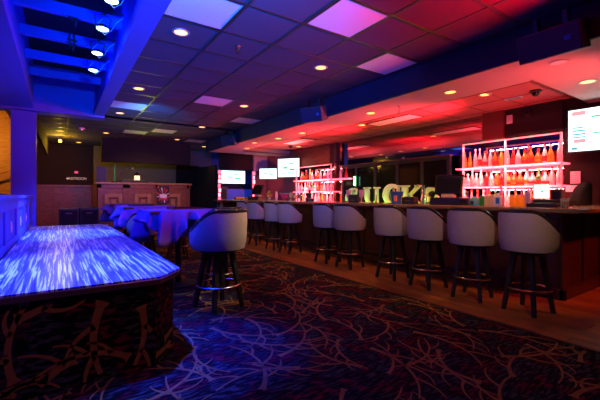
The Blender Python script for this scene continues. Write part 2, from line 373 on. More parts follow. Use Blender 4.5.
# stairwell behind the left pillar
bx('wall_stair', (-4.2, 13.2, 0), (-.95, 13.3, 4.6), M['stairwood'], kind='structure')
bx('wall_stair_side', (-1.0, 12.0, 0), (-.9, 14.5, 4.6), M['brown'], kind='structure')
t = thing('stair_railing', (0, 12.9, 0), 'black metal stair railing against the orange wood wall', 'railing')
r = MB().tube([(-3.2, 0, 1.15), (-1.1, 0, 1.95)], .03, 8); r.build('handrail', M['stairwood'], t)
r = MB().tube([(-1.9, -.05, 1.32), (-1.05, -.05, 1.22)], .015, 6); r.build('lower_rail', M['black'], t)
for k in range(10): MB().tube([(-1.95 + k * .1, -.05, .4), (-1.95 + k * .1, -.05, 1.32 - k * .01)], .009, 6).build('baluster', M['black'], t)
light('POINT', (-1.9, 11.6, 2.8), (1, .42, .06), 110, size=.1, name='stairwell_lamp')
# sloping stringer next to the pillar
struct(MB().add([(-.43,9.1,2.95),(-.39,9.1,2.95),(-.26,13,2.95),(-.30,13,2.95),(-.43,9.1,2.62),(-.39,9.1,2.62),(-.26,13,2.40),(-.30,13,2.40)],[(0,1,2,3),(7,6,5,4),(0,4,5,1),(1,5,6,2),(2,6,7,3),(3,7,4,0)]).build('ceiling_slope', M['brown']))

# ------------------------------------------------------------------ far left wall with restroom sign
bx('wall_back', (-1.0, 14.5, 0), (8.2, 14.6, 2.95), M['brown'], kind='structure')
w = MB(); w.box((-1, 14.44, 0), (1.25, 14.5, 1.5)); w.box((-1, 14.40, 1.5), (1.25, 14.5, 1.58))
for x in (-.95, -.15, .55, 1.1): w.box((x, 14.42, .2), (x + .12, 14.5, 1.5))
struct(w.build('trim_3', M['panelwood'], bevel=.006))
t = thing('restroom_sign', (.50, 14.49, 1.80), 'small RESTROOM lettering with an arrow on the dark back wall', 'sign')
cu = bpy.data.curves.new('lettering', 'FONT'); cu.body = 'RESTROOM'; cu.size = .165; cu.align_x = 'CENTER'; cu.align_y = 'CENTER'; cu.extrude = .006
cu.materials.append(M['dimlet']); tmp = bpy.data.objects.new('tmp', cu); C.objects.link(tmp); bpy.context.view_layer.update(); me_ = bpy.data.meshes.new_from_object(tmp); bpy.data.objects.remove(tmp); o = bpy.data.objects.new('lettering', me_); C.objects.link(o); o.parent = t; o.rotation_euler = (PI / 2, 0, 0); o.location = (.06, -.03, 0)
MB().prism([(-.48, 0), (-.40, .06), (-.40, .02), (-.33, .02), (-.33, -.02), (-.40, -.02), (-.40, -.06)], -.03, -.015, 'y').build('arrow', M['dimlet'], t)
t.scale = (.62, 1, .7)
t = thing('exit_light', (.50, 14.50, 2.02), 'tiny red lit marker above the restroom lettering', 'sign')
MB().box((-.07, -.05, -.05), (.07, 0, .05)).build('housing', M['black'], t, .005); MB().box((-.05, -.056, -.035), (.05, -.05, .035)).build('red_face', M['exit'], t)
t = thing('spotlight', (.03, 12.5, 2.93), 'glaring yellow spotlight on the far left ceiling', 'spotlight')
MB().lathe([(.05, 0), (.05, -.04), (.015, -.045), (.015, -.09)], 14).build('base', M['black'], t); MB().lathe([(.05, -.14), (.055, -.08), (.001, -.08)][::-1], 14).build('housing', M['trimring'], t)
MB().lathe([(.001, -.15), (.03, -.145), (.042, -.12), (.001, -.115)], 14).build('bulb', M['yellow'], t, smooth=True)
MB().box((-.28, -.02, -.02), (.28, .02, 0)).build('track', M['tbar'], t)
light('POINT', (.03, 12.35, 2.72), (1, .62, .04), 30, size=.05, name='yellow_lamp')
t = thing('smoke_detector', (.49, 10.67, ZC), 'small round detector on the dark ceiling between spotlight and downlights', 'detector')
MB().lathe([(.07, 0), (.065, -.03), (.03, -.045), (.001, -.045)], 16).build('body', M['white'], t, smooth=True); MB().lathe([(.001, -.05), (.014, -.05), (.014, -.044), (.001, -.044)], 8).build('indicator', M['ledstrip'], t)
t = thing('sprinkler_head', (1.72, 3.81, ZC), 'small chrome sprinkler head in the blue-lit ceiling tiles', 'sprinkler')
MB().lathe([(.035, 0), (.03, -.008), (.008, -.01), (.008, -.04), (.025, -.042), (.025, -.046), (.001, -.046)], 14).build('body', M['chrome'], t); MB().tube([(-.02, 0, -.01), (-.025, 0, -.03), (-.01, 0, -.044)], .003, 5).build('frame_arm', M['chrome'], t)

# ------------------------------------------------------------------ DJ booth
t = thing('dj_booth', (0, 12, 0), 'tall wood-panelled booth front with square moulded panels behind the high tables', 'booth')
b = MB().box((.93, .02, 0), (3.67, .12, 1.56)); b.box((.93, .02, 0), (1.0, 2.3, 1.56)); b.build('body', M['panelwood'], t, .004)
bx('ledge', (.88, -.06, 1.56), (3.72, .45, 1.62), M['panelwood2'], t, .008)
st = MB()
for x in (.95, 1.62, 1.72, 2.55, 2.62, 3.55): st.box((x, -.01, 0), (x + .1, .02, 1.56))
st.box((.95, -.01, 1.44), (3.67, .02, 1.56)); st.box((.95, -.01, 0), (3.67, .02, .2))
st.build('frame_rails', M['panelwood'], t, .004)
for xc in (1.36, 2.18, 3.1):
    p = MB()
    for a, b_ in (((-.24, -.05, .55), (-.13, .02, 1.27)), ((.13, -.05, .55), (.24, .02, 1.27)), ((-.13, -.05, 1.16), (.13, .02, 1.27)), ((-.13, -.05, .55), (.13, .02, .66)), ((-.07, -.03, .72), (.07, .02, 1.1))):
        p.box((a[0] + xc, a[1], a[2]), (b_[0] + xc, b_[1], b_[2]))
    p.build('moulded_panel', M['panelwood2'], t, .006)
bx('wall_booth_back', (1.0, 14.2, 1.0), (3.9, 14.3, 2.95), M['olive'], kind='structure')
bx('ceiling_header', (1.06, 12.0, 2.25), (3.68, 12.3, 2.95), M['brown'], kind='structure')
bx('ceiling_header', (3.68, 13.6, 2.36), (5.0, 13.8, 2.95), M['rose'], kind='structure')
bx('wall_opening_dark', (3.75, 14.0, 0), (4.95, 14.05, 2.4), M['void'], kind='structure')  # solid black sheet, the darkness of the opening put into its colour
# poster
t = thing('poster', (2.78, 11.93, 1.2), 'red, white and black patterned poster pinned on the booth front', 'poster')
def flat(mb, poly, y0, y1, mi): mb.prism(poly, y0, y1, 'y', mi)
p = MB(); p.box((-.19, 0, -.26), (.19, .012, .32), 0)
for k in range(12):
    a = 2 * PI * k / 12 + .15; a2 = a + (.22 if k % 2 else .14)
    flat(p, [(.03 * math.cos(a), .03 + .03 * math.sin(a)), (.185 * math.cos(a), .03 + .25 * math.sin(a)), (.185 * math.cos(a2), .03 + .25 * math.sin(a2))], -.004, 0, 1 if k % 3 else 2)
flat(p, [(-.1, -.05), (.1, -.07), (.12, .03), (.03, .08), (-.11, .06)], -.008, -.002, 2); flat(p, [(-.13, -.11), (.13, -.14), (.13, -.07), (-.13, -.05)], -.009, -.002, 1)
p.build('printed_sheet', [M['black'], M['red'], M['white']], t)
p = MB()
for sx, sz in ((-.17, .3), (.17, .3), (-.17, -.24), (.17, -.24)): p.box((sx - .008, -.008, sz - .008), (sx + .008, -.0, sz + .008))
p.build('pins', M['chrome'], t)
# booth kit
t = thing('mixing_desk', (1.95, 12.15, 1.62), 'low black mixing desk lying on the booth ledge', 'mixing desk')
MB().box((-.38, -.15, 0), (.42, .2, .07)).build('body', M['black'], t, .01); MB().box((-.32, -.16, .07), (.3, .1, .078)).build('control_surface', M['green'], t)
for k in range(5): MB().at(-.25 + k * .11, -.05, .078).lathe([(.012, 0), (.012, .02), (.001, .02)], 8).build('knob', M['yel'], t)
t = thing('desk_lamp', (1.42, 12.2, 1.62), 'thin adjustable arm lamp on the booth ledge', 'lamp')
MB().lathe([(.09, 0), (.09, .03), (.02, .04)], 14).build('base', M['black'], t); MB().tube([(0, 0, .03), (0, 0, .55)], .03, 8).build('post', M['green'], t)
MB().tube([(.06, 0, .12), (.34, 0, .52), (.5, 0, .48)], .012, 6).build('arm', M['black'], t); MB().at(.5, 0, .48).lathe([(.05, -.06), (.02, 0), (.001, 0)][::-1], 12).build('lamp_shade', M['trimring'], t)
t = thing('lantern', (2.05, 12.2, 1.695), 'small glowing lantern with peaked black cap on the booth', 'lantern')
MB().box((-.07, -.07, .01), (.07, .07, .15)).build('lamp_shade', mat('lantern_glow', (.9, .7, .5), .5, emit=(1, .6, .3), es=1.6), t); MB().lathe([(.11, .15), (.05, .22), (.015, .25), (.015, .28), (.001, .28)], 4).build('cap', M['black'], t)
t = thing('monitor_speaker', (1.06, 12.35, 1.62), 'boxy dark green-lit loudspeaker at the left end of the booth ledge', 'speaker')
MB().box((-.14, -.13, 0), (.14, .13, .48)).build('cabinet', M['greyp'], t, .01); MB().box((-.12, -.14, .02), (.12, -.13, .46)).build('grille', M['black'], t, .004)
light('POINT', (2.4, 13.0, 2.2), (.75, .62, .10), 7, size=.1, name='booth_lamp')
light('SPOT', (2.2, 9.8, 2.85), (1, .45, .12), 110, (2.2, 12, .9), .05, 80, .8, 'booth_wash')
light('SPOT', (.4, 11.5, 2.85), (1, .25, .08), 70, (.1, 14.5, 1.2), .05, 80, .8, 'wainscot_wash')
# black cabinets behind the long table
for x, lb in ((.0, 'left one of two low black cabinets behind the long table'), (.40, 'right one of two low black cabinets behind the long table')):
    t = thing('speaker_cabinet', (x, 9.6, 0), lb, 'cabinet', 'low black cabinets behind the long table')
    MB().box((0, 0, 0), (.385, .4, .93)).build('body', M['black'], t, .015); MB().box((.03, -.012, .08), (.355, 0, .88)).build('front_grille', M['blacksoft'], t); MB().box((.13, -.02, .80), (.25, -.012, .83)).build('badge', M['greyp'], t)

# ------------------------------------------------------------------ lounge seen through the doorway
bx('wall_lounge_header', (4.72, 12.0, 2.16), (6.02, 12.1, ZS + .4), M['brown'], kind='structure')
bx('wall_lounge_side', (4.55, 12.0, 0), (4.62, 14, 2.3), M['void'], kind='structure')
bx('wall_back_bar', (6.15, 12.0, 0), (6.7, 12.1, 2.95), M['rose'], kind='structure')
bx('wall_back_bar_header', (6.02, 11.9, 2.14), (6.7, 12.0, 2.95), M['soffit'], kind='structure')
for x, lb in ((4.66, 'glowing red strip down the left side of the far doorway'), (6.0, 'glowing red strip down the right side of the far doorway')):
    t = thing('led_post', (x, 11.93, 1.0), lb, 'light strip', 'red light strips framing the far doorway')
    bx('channel', (-.04, 0, 0), (.09, .05, 1.14), M['darkwood'], t)
    for k in range(7): bx('lit_segment', (-.03 + .01 * (k % 3), -.01, .02 + k * .16), (.07 - .015 * (k % 2), 0, .15 + k * .16), M['ledstrip'] if k % 3 else M['ledshelf'], t)
def tv(loc, w, h, rz, label, rx=0, style=0, arm=.14):
    t = thing('television', loc, label, 'television', rz=rz, rx=rx)
    MB().box((-w / 2 - .02, 0, -h / 2 - .02), (w / 2 + .02, .05, h / 2 + .02)).build('housing', M['black'], t, .006)
    s = MB(); s.box((-w / 2, -.003, -h / 2), (w / 2, 0, h / 2), 0)
    def r(x0, z0, x1, z1, mi): s.box((x0 * w / 2, -.006, z0 * h / 2), (x1 * w / 2, -.002, z1 * h / 2), mi)
    if style == 0:
        r(-.92, .72, -.62, .92, 3); r(-.9, .1, -.66, .16, 1); r(-.9, -.05, -.62, .02, 1); r(-.9, -.22, -.62, -.15, 1); r(-.9, -.36, -.62, -.30, 1); r(-.88, -.6, -.62, -.42, 3)
        r(-.5, .55, -.28, .62, 2); r(.0, .55, .25, .62, 2); r(.5, .55, .8, .62, 2); r(-.45, -.22, -.1, -.16, 2); s.prism([(-.1 * w / 2, -.22 * h / 2), (.25 * w / 2, -.30 * h / 2), (.25 * w / 2, -.22 * h / 2), (-.1 * w / 2, -.14 * h / 2)], -.006, -.002, 'y', 2); r(-.93, -.92, -.8, -.8, 1)
    else:
        r(.0, .35, .45, .5, 1); r(-.6, .4, -.3, .5, 3); r(-.5, -.1, -.1, .1, 2); r(.1, -.3, .6, -.1, 2); r(-.1, -.6, .3, -.5, 1); r(-.7, -.7, -.3, -.6, 2); r(.6, .6, .85, .75, 3)
    s.build('screen', [M['scr_w'], M['scr_b'], M['scr_g'], M['scr_r']], t)
    if arm: MB().tube([(0, .05, 0), (0, .05 + arm / 2, 0), (.0, .05 + arm, 0)], .03, 8).build('wall_bracket', M['black'], t)
    return t
tv((6.44, 1.62, 2.19), 1.10, .62, -PI / 2 + .06, 'bright white menu television at the right edge of the frame')
tv((6.30, 9.95, 2.14), .78, .60, -PI / 2 + .55, 'bright television on an arm left of the far bottle shelf', style=1, arm=.27)
tv((6.2, 11.15, 2.00), .62, .36, -.75, 'small tilted television left of the corner television', style=1, arm=.5)
t = tv((5.98, 13.7, 1.98), 1.0, .52, -.1, 'wide television glowing inside the far lounge', style=1, arm=.09)
bx('wall_lounge', (4.6, 13.85, 0), (8.2, 13.9, 1.70), mat('lounge_dark_wall', (.02, .03, .03), .6), kind='structure')
bx('wall_lounge_upper', (4.6, 13.86, 1.70), (8.2, 13.92, 2.95), mat('lounge_navy_wall', (.03, .06, .2), .6), kind='structure')
t = thing('lounge_counter', (5.7, 13.1, 0), 'blue-lit counter front below the lounge television', 'counter')
bx('front_panel', (-.85, 0, 0), (.9, .1, 1.48), mat('blue_counter_front', (.25, .35, .8), .5), t); bx('top', (-.88, -.05, 1.48), (.93, .3, 1.52), M['darkwood'], t)
light('POINT', (5.6, 12.4, 1.9), (.02, .14, 1), 13, size=.08, name='lounge_blue')
t = thing('stub_pillar', (4.95, 12.4, 0), 'short olive panelled post inside the far doorway', 'post')
bx('shaft', (-.12, -.12, 0), (.17, .1, 1.5), M['beige'], t, .005); bx('cap', (-.14, -.14, 1.5), (.19, .12, 1.54), M['beige'], t, .005); bx('inset_panel', (-.07, -.13, 1.1), (.12, -.12, 1.44), M['olive'], t)

# ------------------------------------------------------------------ bar back wall: mirror, brown wall
bx('wall_mirror', (6.70, 1.95, .0), (6.72, 12.0, 2.8), M['mirror'], kind='structure')
bx('wall_right', (6.72, -1.2, 0), (6.82, 12.0, 2.95), M['brown'], kind='structure')
bx('wall_right_near', (6.66, -1.2, 0), (6.72, 2.32, 2.95), M['brown'], kind='structure')
bx('wall_right_upper', (6.62, 2.32, 2.23), (6.70, 3.2, 2.78), M['brown'], kind='structure')
bx('wall_right_column', (6.56, 3.2, 2.24), (6.70, 3.58, 2.78), mat('dark_red_panel', (.16, .03, .02), .6, noise=.1), kind='structure')
bx('wall_right_far_panel', (6.56, 8.1, 2.16), (6.70, 10.0, 2.72), M['panelwood'], kind='structure')
bx('wall_right_far', (6.58, 10.0, 0), (6.70, 12.0, 2.72), M['rose'], kind='structure')
bx('wall_right_post', (6.48, 7.72, .9), (6.62, 7.82, 2.72), M['darkwood'], kind='structure')

# dark glazed panels leaning before the mirror
w = MB(); Y0, Y1 = 4.24, 7.5; zt0, zt1 = 2.02, 1.99
w.box((6.50, Y0, .9), (6.56, Y1, .98)); w.box((6.50, Y0, 1.95), (6.56, Y1, 2.02))
for y in (4.24, 4.87, 5.55, 6.25, 6.93, 7.46): w.box((6.49, y - .035, .9), (6.57, y + .035, 2.02))
struct(w.build('window_1', M['greenframe'], bevel=.004))
bx('window_1_glass', (6.52, Y0, .95), (6.535, Y1, 1.96), M['blackgloss'], kind='structure')
bx('window_1_head', (6.46, Y0 - .05, 2.02), (6.6, Y1 + .05, 2.05), M['toptrim'], kind='structure')
t = thing('tube_light', (6.44, 6.95, 1.60), 'short pale green tube light reflection in the dark glazing', 'reflection')  # reflected green fluorescent, modelled as a glowing tube on the glass
MB().tube([(0, -.03, -.12), (0, -.03, .12)], .03, 10).build('tube', screen_mat('green_tube_reflection', (.35, 1, .55), 3.5), t); MB().box((.03, -.06, -.15), (.05, .0, .15)).build('reflection_backing', M['green'], t)

# wall items at the right
for (y, z, hw, hh), lb in zip([(2.16, 1.50, .065, .095), (2.17, 1.33, .115, .052)], ['upright white notice on the brown wall below the television', 'wide white notice just below the upright notice on the brown wall']):
    t = thing('wall_notice', (6.655, y, z), lb, 'notice', 'white notices on the brown wall', rz=-PI / 2)
    MB().box((-hw, -.012, -hh), (hw, 0, hh)).build('sheet', M['paper'], t, .002)
    p = MB()
    for k in range(int(hh * 2 / .03) - 1): p.box((-hw * .8, -.0135, hh - .035 - k * .03), (hw * (.75 if k % 2 else .6), -.012, hh - .029 - k * .03))
    p.build('text_lines', mat('grey_print', (.5, .5, .5), .8), t)
t = thing('wall_plate', (6.62, 3.12, 2.57), 'small pink-lit white plate high on the wall above the bottle display', 'wall plate', rz=-PI / 2)
MB().box((-.05, -.012, -.075), (.05, 0, .075)).build('plate', M['white'], t, .004); MB().box((-.02, -.02, -.02), (.02, -.012, .02)).build('button', M['white'], t)
t = thing('wall_camera', (6.62, 2.80, 2.62), 'small black box camera on the wall above the bottle display', 'camera', rz=-PI / 2)
MB().box((-.05, -.07, -.06), (.05, 0, .06)).build('housing', M['black'], t, .008); MB().tube([(0, -.07, 0), (0, -.085, 0)], .02, 10).build('lens', M['blackgloss'], t)
for (x, y, z), lb in (((5.75, 2.35, ZT), 'black dome camera on the red ceiling above the right bottle display'), ((5.9, 9.2, ZT), 'small black dome camera on the red ceiling above the far televisions')):
    t = thing('dome_camera', (x, y, z), lb, 'camera'); MB().lathe([(.075, 0), (.075, -.02), (.06, -.03)], 16).build('mount', M['black'], t); MB().lathe([(.055, -.03), (.05, -.06), (.03, -.08), (.001, -.088)], 16).build('dome', M['blackgloss'], t, smooth=True)
t = thing('vent_tag', (5.9, 2.72, ZT - .004), 'small pale teal slot in the red tiled ceiling', 'vent'); MB().box((-.05, -.12, -.006), (.05, .12, 0)).build('frame', M['white'], t); MB().box((-.035, -.10, -.010), (.035, .10, -.006)).build('slot', M['teal'], t)

# ------------------------------------------------------------------ bar
BZ = 1.08
t = thing('bar', (0, 0, 0), 'long dark wood bar with speckled counter edge and stools along it', 'bar')
MB().box((4.85, 1.72, .006), (4.95, 12, BZ - .05)).box((4.95, 1.72, .006), (6.2, 1.82, BZ - .05)).build('front', M['darkwood'], t)
p = MB()
for k in range(13): p.box((4.825, 1.74 + k * .8, .1), (4.85, 1.84 + k * .8, BZ - .05))
p.box((4.82, 1.72, .95), (4.85, 12, 1.03)); p.box((4.82, 1.69, .95), (6.2, 1.72, 1.03))
for x in (4.84, 5.5, 6.1): p.box((x, 1.695, .1), (x + .1, 1.72, .95))
p.build('panelling', M['darkwood'], t, .005)
MB().box((4.79, 1.66, .006), (4.85, 12, .13)).box((4.79, 1.66, .006), (6.2, 1.72, .13)).build('plinth', M['darkwood'], t, .01)
MB().prism([(4.45, 1.42), (4.53, 1.36), (6.4, 1.36), (6.4, 1.84), (5.3, 1.84), (5.3, 11.9), (4.45, 11.9)], BZ - .05, BZ).build('counter', M['stone'], t, .012)
MB().tube([(4.62, 1.9, .18), (4.62, 11.8, .18)], .022, 8).build('foot_rail', M['leg'], t)
t = thing('back_counter', (0, 0, 0), 'low dark counter under the bottle shelves', 'counter')
MB().box((6.02, 2.5, .006), (6.64, 9.9, .86)).build('body', M['darkwood'], t); MB().box((5.98, 2.48, .86), (6.68, 9.95, .9)).build('top', M['stone'], t, .005)

# ------------------------------------------------------------------ bottle displays
bottle_defs = {}
def bottle_proto(style, glass, label, cap):
    key = (style, glass, label, cap)
    if key in bottle_defs: return bottle_defs[key], False
    G = {'clear': ((.98, .85, .80), .25), 'amber': ((.95, .22, .03), .1), 'red': ((.85, .03, .02), .1), 'gold': ((1, .45, .06), .1), 'rose': ((1, .62, .56), .2), 'green': ((.05, .3, .05), .1)}[glass]
    gname = 'bottle_' + glass
    if gname not in M: M[gname] = mat(gname, G[0], .12, trans=.2, coat=.3)
    L = {'white': (.9, .85, .8), 'redl': (.75, .03, .02), 'orangel': (.95, .3, .03), 'dark': (.06, .03, .05), 'pink': (.95, .5, .5)}[label]
    if 'lab_' + label not in M: M['lab_' + label] = mat('lab_' + label, L, .6)
    K = {'redc': (.8, .03, .02), 'whitec': (.9, .8, .8), 'blackc': (.05, .02, .02), 'goldc': (.8, .4, .1)}[cap]
    if 'cap_' + cap not in M: M['cap_' + cap] = mat('cap_' + cap, K, .4)
    r, h, sh, nk = {'slim': (.036, .31, .17, .014), 'round': (.045, .29, .15, .015), 'squat': (.058, .25, .12, .016), 'tall': (.034, .35, .20, .013), 'square': (.042, .28, .18, .016)}[style]
    n = 4 if style == 'square' else 14
    t = thing('liquor_bottle', (0, 0, 0), 'x', 'bottle')
    prof = [(.001, 0), (r * .94, 0), (r, .008), (r, sh - .02), (r * .9, sh), (nk * 1.5, sh + .045), (nk, sh + .07), (nk, h - .035), (nk * 1.15, h - .03), (.001, h - .03)]
    MB().at(rz=PI / 4 if n == 4 else 0).lathe(prof, n).build('glass_body', M[gname], t, smooth=(n > 4))
    MB().lathe([(nk * 1.25, h - .04), (nk * 1.3, h - .005), (nk, h), (.001, h)], 10).build('cap', M['cap_' + cap], t)
    rl = r * (1.02 if n > 4 else .74)
    if n > 4:
        MB().lathe([(rl, .03), (rl, sh - .05)], 14).build('label_wrap', M['lab_' + label], t, smooth=True)
    else: MB().box((-rl, -rl, .03), (rl, rl, sh - .05)).build('label_wrap', M['lab_' + label], t)
    bottle_defs[key] = t; return t, True
ORD = ['first', 'second', 'third', 'fourth', 'fifth', 'sixth', 'seventh', 'eighth', 'ninth', 'tenth', 'eleventh', 'twelfth', 'thirteenth', 'fourteenth', 'fifteenth', 'sixteenth', 'seventeenth', 'eighteenth']
GN = {'clear': 'clear', 'amber': 'amber', 'red': 'red', 'gold': 'golden', 'rose': 'pale pink', 'green': 'dark green'}
LN = {'white': 'white', 'redl': 'red', 'orangel': 'orange', 'dark': 'dark', 'pink': 'pink'}
SN = {'slim': 'slim', 'round': 'round-shouldered', 'squat': 'squat', 'tall': 'tall', 'square': 'square'}
def shelf_row(y_left, y_right, x, z, seq, where):
    n = len(seq)
    for i, (st, gl, lb, cp) in enumerate(seq):
        y = y_left + (y_right - y_left) * (i + .5) / n
        p, new = bottle_proto(st, gl, lb, cp)
        label = '%s %s bottle, %s label, %s from left, %s' % (SN[st], GN[gl], LN[lb], ORD[i], where)
        loc = (x + random.uniform(-.03, .03), y, z)
        if new: p.location = loc; p['label'] = label; p['group'] = 'bottles on ' + where
        else: copy_tree(p, loc, label=label, group='bottles on ' + where)
def display(y0, y1, ztop, zs, name_lbl, mids):
    t = thing('bottle_shelf', (0, 0, 0), name_lbl, 'shelf unit')
    x0, x1 = 6.25, 6.60
    for z in zs: bx('shelf_board', (x0, y0 - .01, z - .024), (x1, y1 + .14, z), M['ledshelf'], t, .006)
    f = MB(); f.box((x0 + .02, y0, ztop - .02), (x0 + .05, y1, ztop)); f.build('top_rail', M['ledframe'], t)
    for y in [y0, y1] + mids:
        p_ = MB().box((x0 + .02, y - .013, .9), (x0 + .05, y + .013, ztop)); p_.build('upright', M['ledframe'], t)
    bx('base_ledge', (x0, y0 - .08, .9), (x1, y1 + .1, .93), M['ledshelf'], t)
    bx('light_strip', (x1 - .03, y0, .93), (x1, y1, .97), M['ledstrip'], t)
random.seed(11)
display(2.22, 3.79, 2.18, [1.38, 1.73], 'pink glowing bottle shelves on the right beside the brown wall', [3.03])
display(7.70, 9.45, 2.10, [1.34, 1.69], 'smaller pink glowing bottle shelves at the far end beside the televisions', [])
S = lambda s: [tuple(x.split()) for x in s.split(',')]
shelf_row(3.86, 2.24, 6.38, 1.73, S('slim amber orangel redc,slim amber orangel redc,tall clear pink whitec,tall clear redl whitec,round rose redl redc,slim clear pink whitec,round amber redl redc,slim gold orangel whitec,square rose white whitec,slim red redl redc,round clear pink redc,squat amber redl redc,round amber redl redc,squat amber orangel redc,slim clear redl redc,round gold orangel whitec,tall clear pink redc'), 'right display top shelf')
shelf_row(3.90, 2.24, 6.38, 1.38, S('round clear pink whitec,squat clear white whitec,slim rose pink whitec,squat clear pink whitec,slim clear white whitec,slim red redl redc,round clear white redc,slim amber orangel redc,round red redl redc,squat gold redl redc,squat amber orangel whitec,squat amber redl whitec,round clear orangel redc,squat rose redl redc,round green redl goldc,squat clear redl redc,slim rose pink redc,slim clear pink redc'), 'right display middle shelf')
shelf_row(3.86, 2.26, 6.36, .98, S('tall clear redl whitec,tall rose pink redc,tall red orangel redc,tall clear white whitec,tall amber redl redc,tall green white goldc,tall rose orangel redc,tall clear pink whitec,tall amber orangel redc,tall clear redl whitec,tall amber orangel redc,tall gold orangel redc,tall clear pink redc,tall rose redl whitec'), 'right display lowest shelf')
shelf_row(9.38, 7.76, 6.38, 1.69, S('round rose pink redc,squat amber redl redc,slim red redl redc,tall gold orangel goldc,round rose pink redc,slim clear redl redc,squat amber redl whitec,slim rose pink redc,round clear redl redc,slim clear pink whitec,slim rose redl redc'), 'far display top shelf')
shelf_row(9.50, 7.74, 6.38, 1.34, S('round clear pink whitec,slim rose pink redc,round clear white whitec,slim green white goldc,round rose pink whitec,slim green pink whitec,round clear white redc,squat amber redl redc,squat amber orangel redc,round rose pink redc,slim clear pink whitec,slim clear redl redc'), 'far display middle shelf')
shelf_row(9.45, 7.76, 6.36, 1.0, S('slim clear pink whitec,slim gold orangel whitec,slim clear white whitec,round gold orangel whitec,slim rose pink whitec,slim clear white redc,round rose pink whitec,slim gold orangel redc,slim clear pink redc,slim clear white redc'), 'far display lowest shelf')
shelf_row(7.55, 7.15, 6.42, 1.69, S('slim rose pink redc,round red redl redc'), 'short ledge right of far display')
bx('wall_ledge', (6.36, 7.1, 1.655), (6.6, 7.68, 1.69), M['ledshelf'], kind='structure')

# ------------------------------------------------------------------ marquee letters
def stroke_letter(name, strokes, loc, label, sc_=1.):
    m_ = MB()
    for pts, w0, w1 in strokes:
        L, R = strip(pts, w0, w1)
        for i in range(len(L) - 1): m_.prism([L[i], R[i], R[i + 1], L[i + 1]], -.03, .03, 'y')
    o = m_.build(name, M['letter']); o.location = loc; o.rotation_euler = (0, 0, -PI / 2); o.scale = (sc_, 1, sc_)
    return tag(o, label, 'sign letter', 'marquee letters standing behind the bar')
def A(cx, cz, rx, rz, a0, a1, n=14): return [(cx + rx * math.cos(math.radians(a0 + (a1 - a0) * i / n)), cz + rz * math.sin(math.radians(a0 + (a1 - a0) * i / n))) for i in range(n + 1)]
ser = lambda x, z, w: ([(x - w, z), (x + w, z)], .035, .035)
stroke_letter('sign_letter', [(A(.03, .10, .25, .27, 185, 60), .03, .10), ([(-.07, 0), (-.07, .34)], .11, .11), ([(.10, .0), (.12, .36)], .05, .09)], (6.2, 6.75, 1.0), 'pale green curled marquee letter left of the letter U')
stroke_letter('sign_letter', [([(-.17, .40), (-.17, .14), (-.14, .06), (-.05, .02), (.06, .03), (.13, .09)], .13, .05), ([(.15, .40), (.15, .02)], .06, .08), ser(-.17, .40, .11), ser(.15, .40, .09), ser(.17, .02, .06)], (6.2, 6.05, 1.0), 'glowing green and white marquee letter U')
stroke_letter('sign_letter', [(A(0, .22, .20, .20, 40, 180), .04, .15), (A(0, .22, .20, .20, 180, 320), .15, .03), ([(.155, .43), (.155, .28)], .03, .06)], (6.2, 5.42, 1.0), 'glowing marquee letter C behind the blue bucket', 1.04)
stroke_letter('sign_letter', [([(-.16, .0), (-.16, .42)], .14, .14), ([(.20, .42), (-.10, .17)], .07, .05), ([(-.06, .22), (.22, 0)], .08, .12), ser(-.16, .42, .12), ser(-.16, .02, .12), ser(.18, .42, .07), ser(.22, .02, .08)], (6.2, 4.92, 1.0), 'glowing marquee letter K right of the blue bucket')
stroke_letter('sign_letter', [(A(0, .24, .15, .11, 20, 200), .03, .12), (A(0, .24, .15, .11, 200, 250), .12, .10), (A(.0, .09, .16, .11, 60, -150), .12, .03)], (6.2, 4.42, 1.0), 'pale green marquee letter S left of the register')
for y in (4.5, 5.1, 5.75, 6.35, 6.8): light('POINT', (5.95, y, .98), (.35, 1, .05), 3.6, size=.04, name='letter_uplight')
light('SPOT', (5.6, 5.4, 2.5), (.9, 1, .6), 3, (6.2, 5.5, 1.3), .05, 70, .8, 'letter_wash')

# ------------------------------------------------------------------ things on the bar counter
def at(name, x, y, label, cat, group=None, rz=0): return thing(name, (x, y, BZ), label, cat, group, rz)
# bucket
t = at('tin_bucket', 4.86, 4.16, 'blue tin bucket with printed sides standing on the bar counter', 'bucket', rz=.1)
MB().lathe([(.001, .0), (.085, 0), (.115, .20), (.12, .205), (.11, .21), (.10, .2), (.08, .02), (.001, .015)], 20).build('body', M['bucket'], t, smooth=True)
MB().tube([(.12 * math.cos(a), .12 * math.sin(a), .17 + .03 * math.sin(a / 2)) for a in [k * PI / 10 for k in range(11)]], .004, 6).build('wire_handle', M['chrome'], t)
p = MB()
for a0, mi in ((3.3, 0), (4.6, 1)):
    rr = lambda z: .087 + .15 * z
    p.add([(rr(.04) * math.cos(a0), rr(.04) * math.sin(a0), .04), (rr(.04) * math.cos(a0 + .5), rr(.04) * math.sin(a0 + .5), .04), (rr(.14) * math.cos(a0 + .5), rr(.14) * math.sin(a0 + .5), .14), (rr(.14) * math.cos(a0), rr(.14) * math.sin(a0), .14)], [(0, 1, 2, 3)], mi)
p.build('printed_marks', [M['orange'], M['yel']], t)
MB().tube([(-.05, .0, .15), (-.07, .02, .26)], .02, 6).tube([(.05, 0, .15), (.06, .0, .25)], .015, 6).build('napkin_rolls', M['cream'], t)
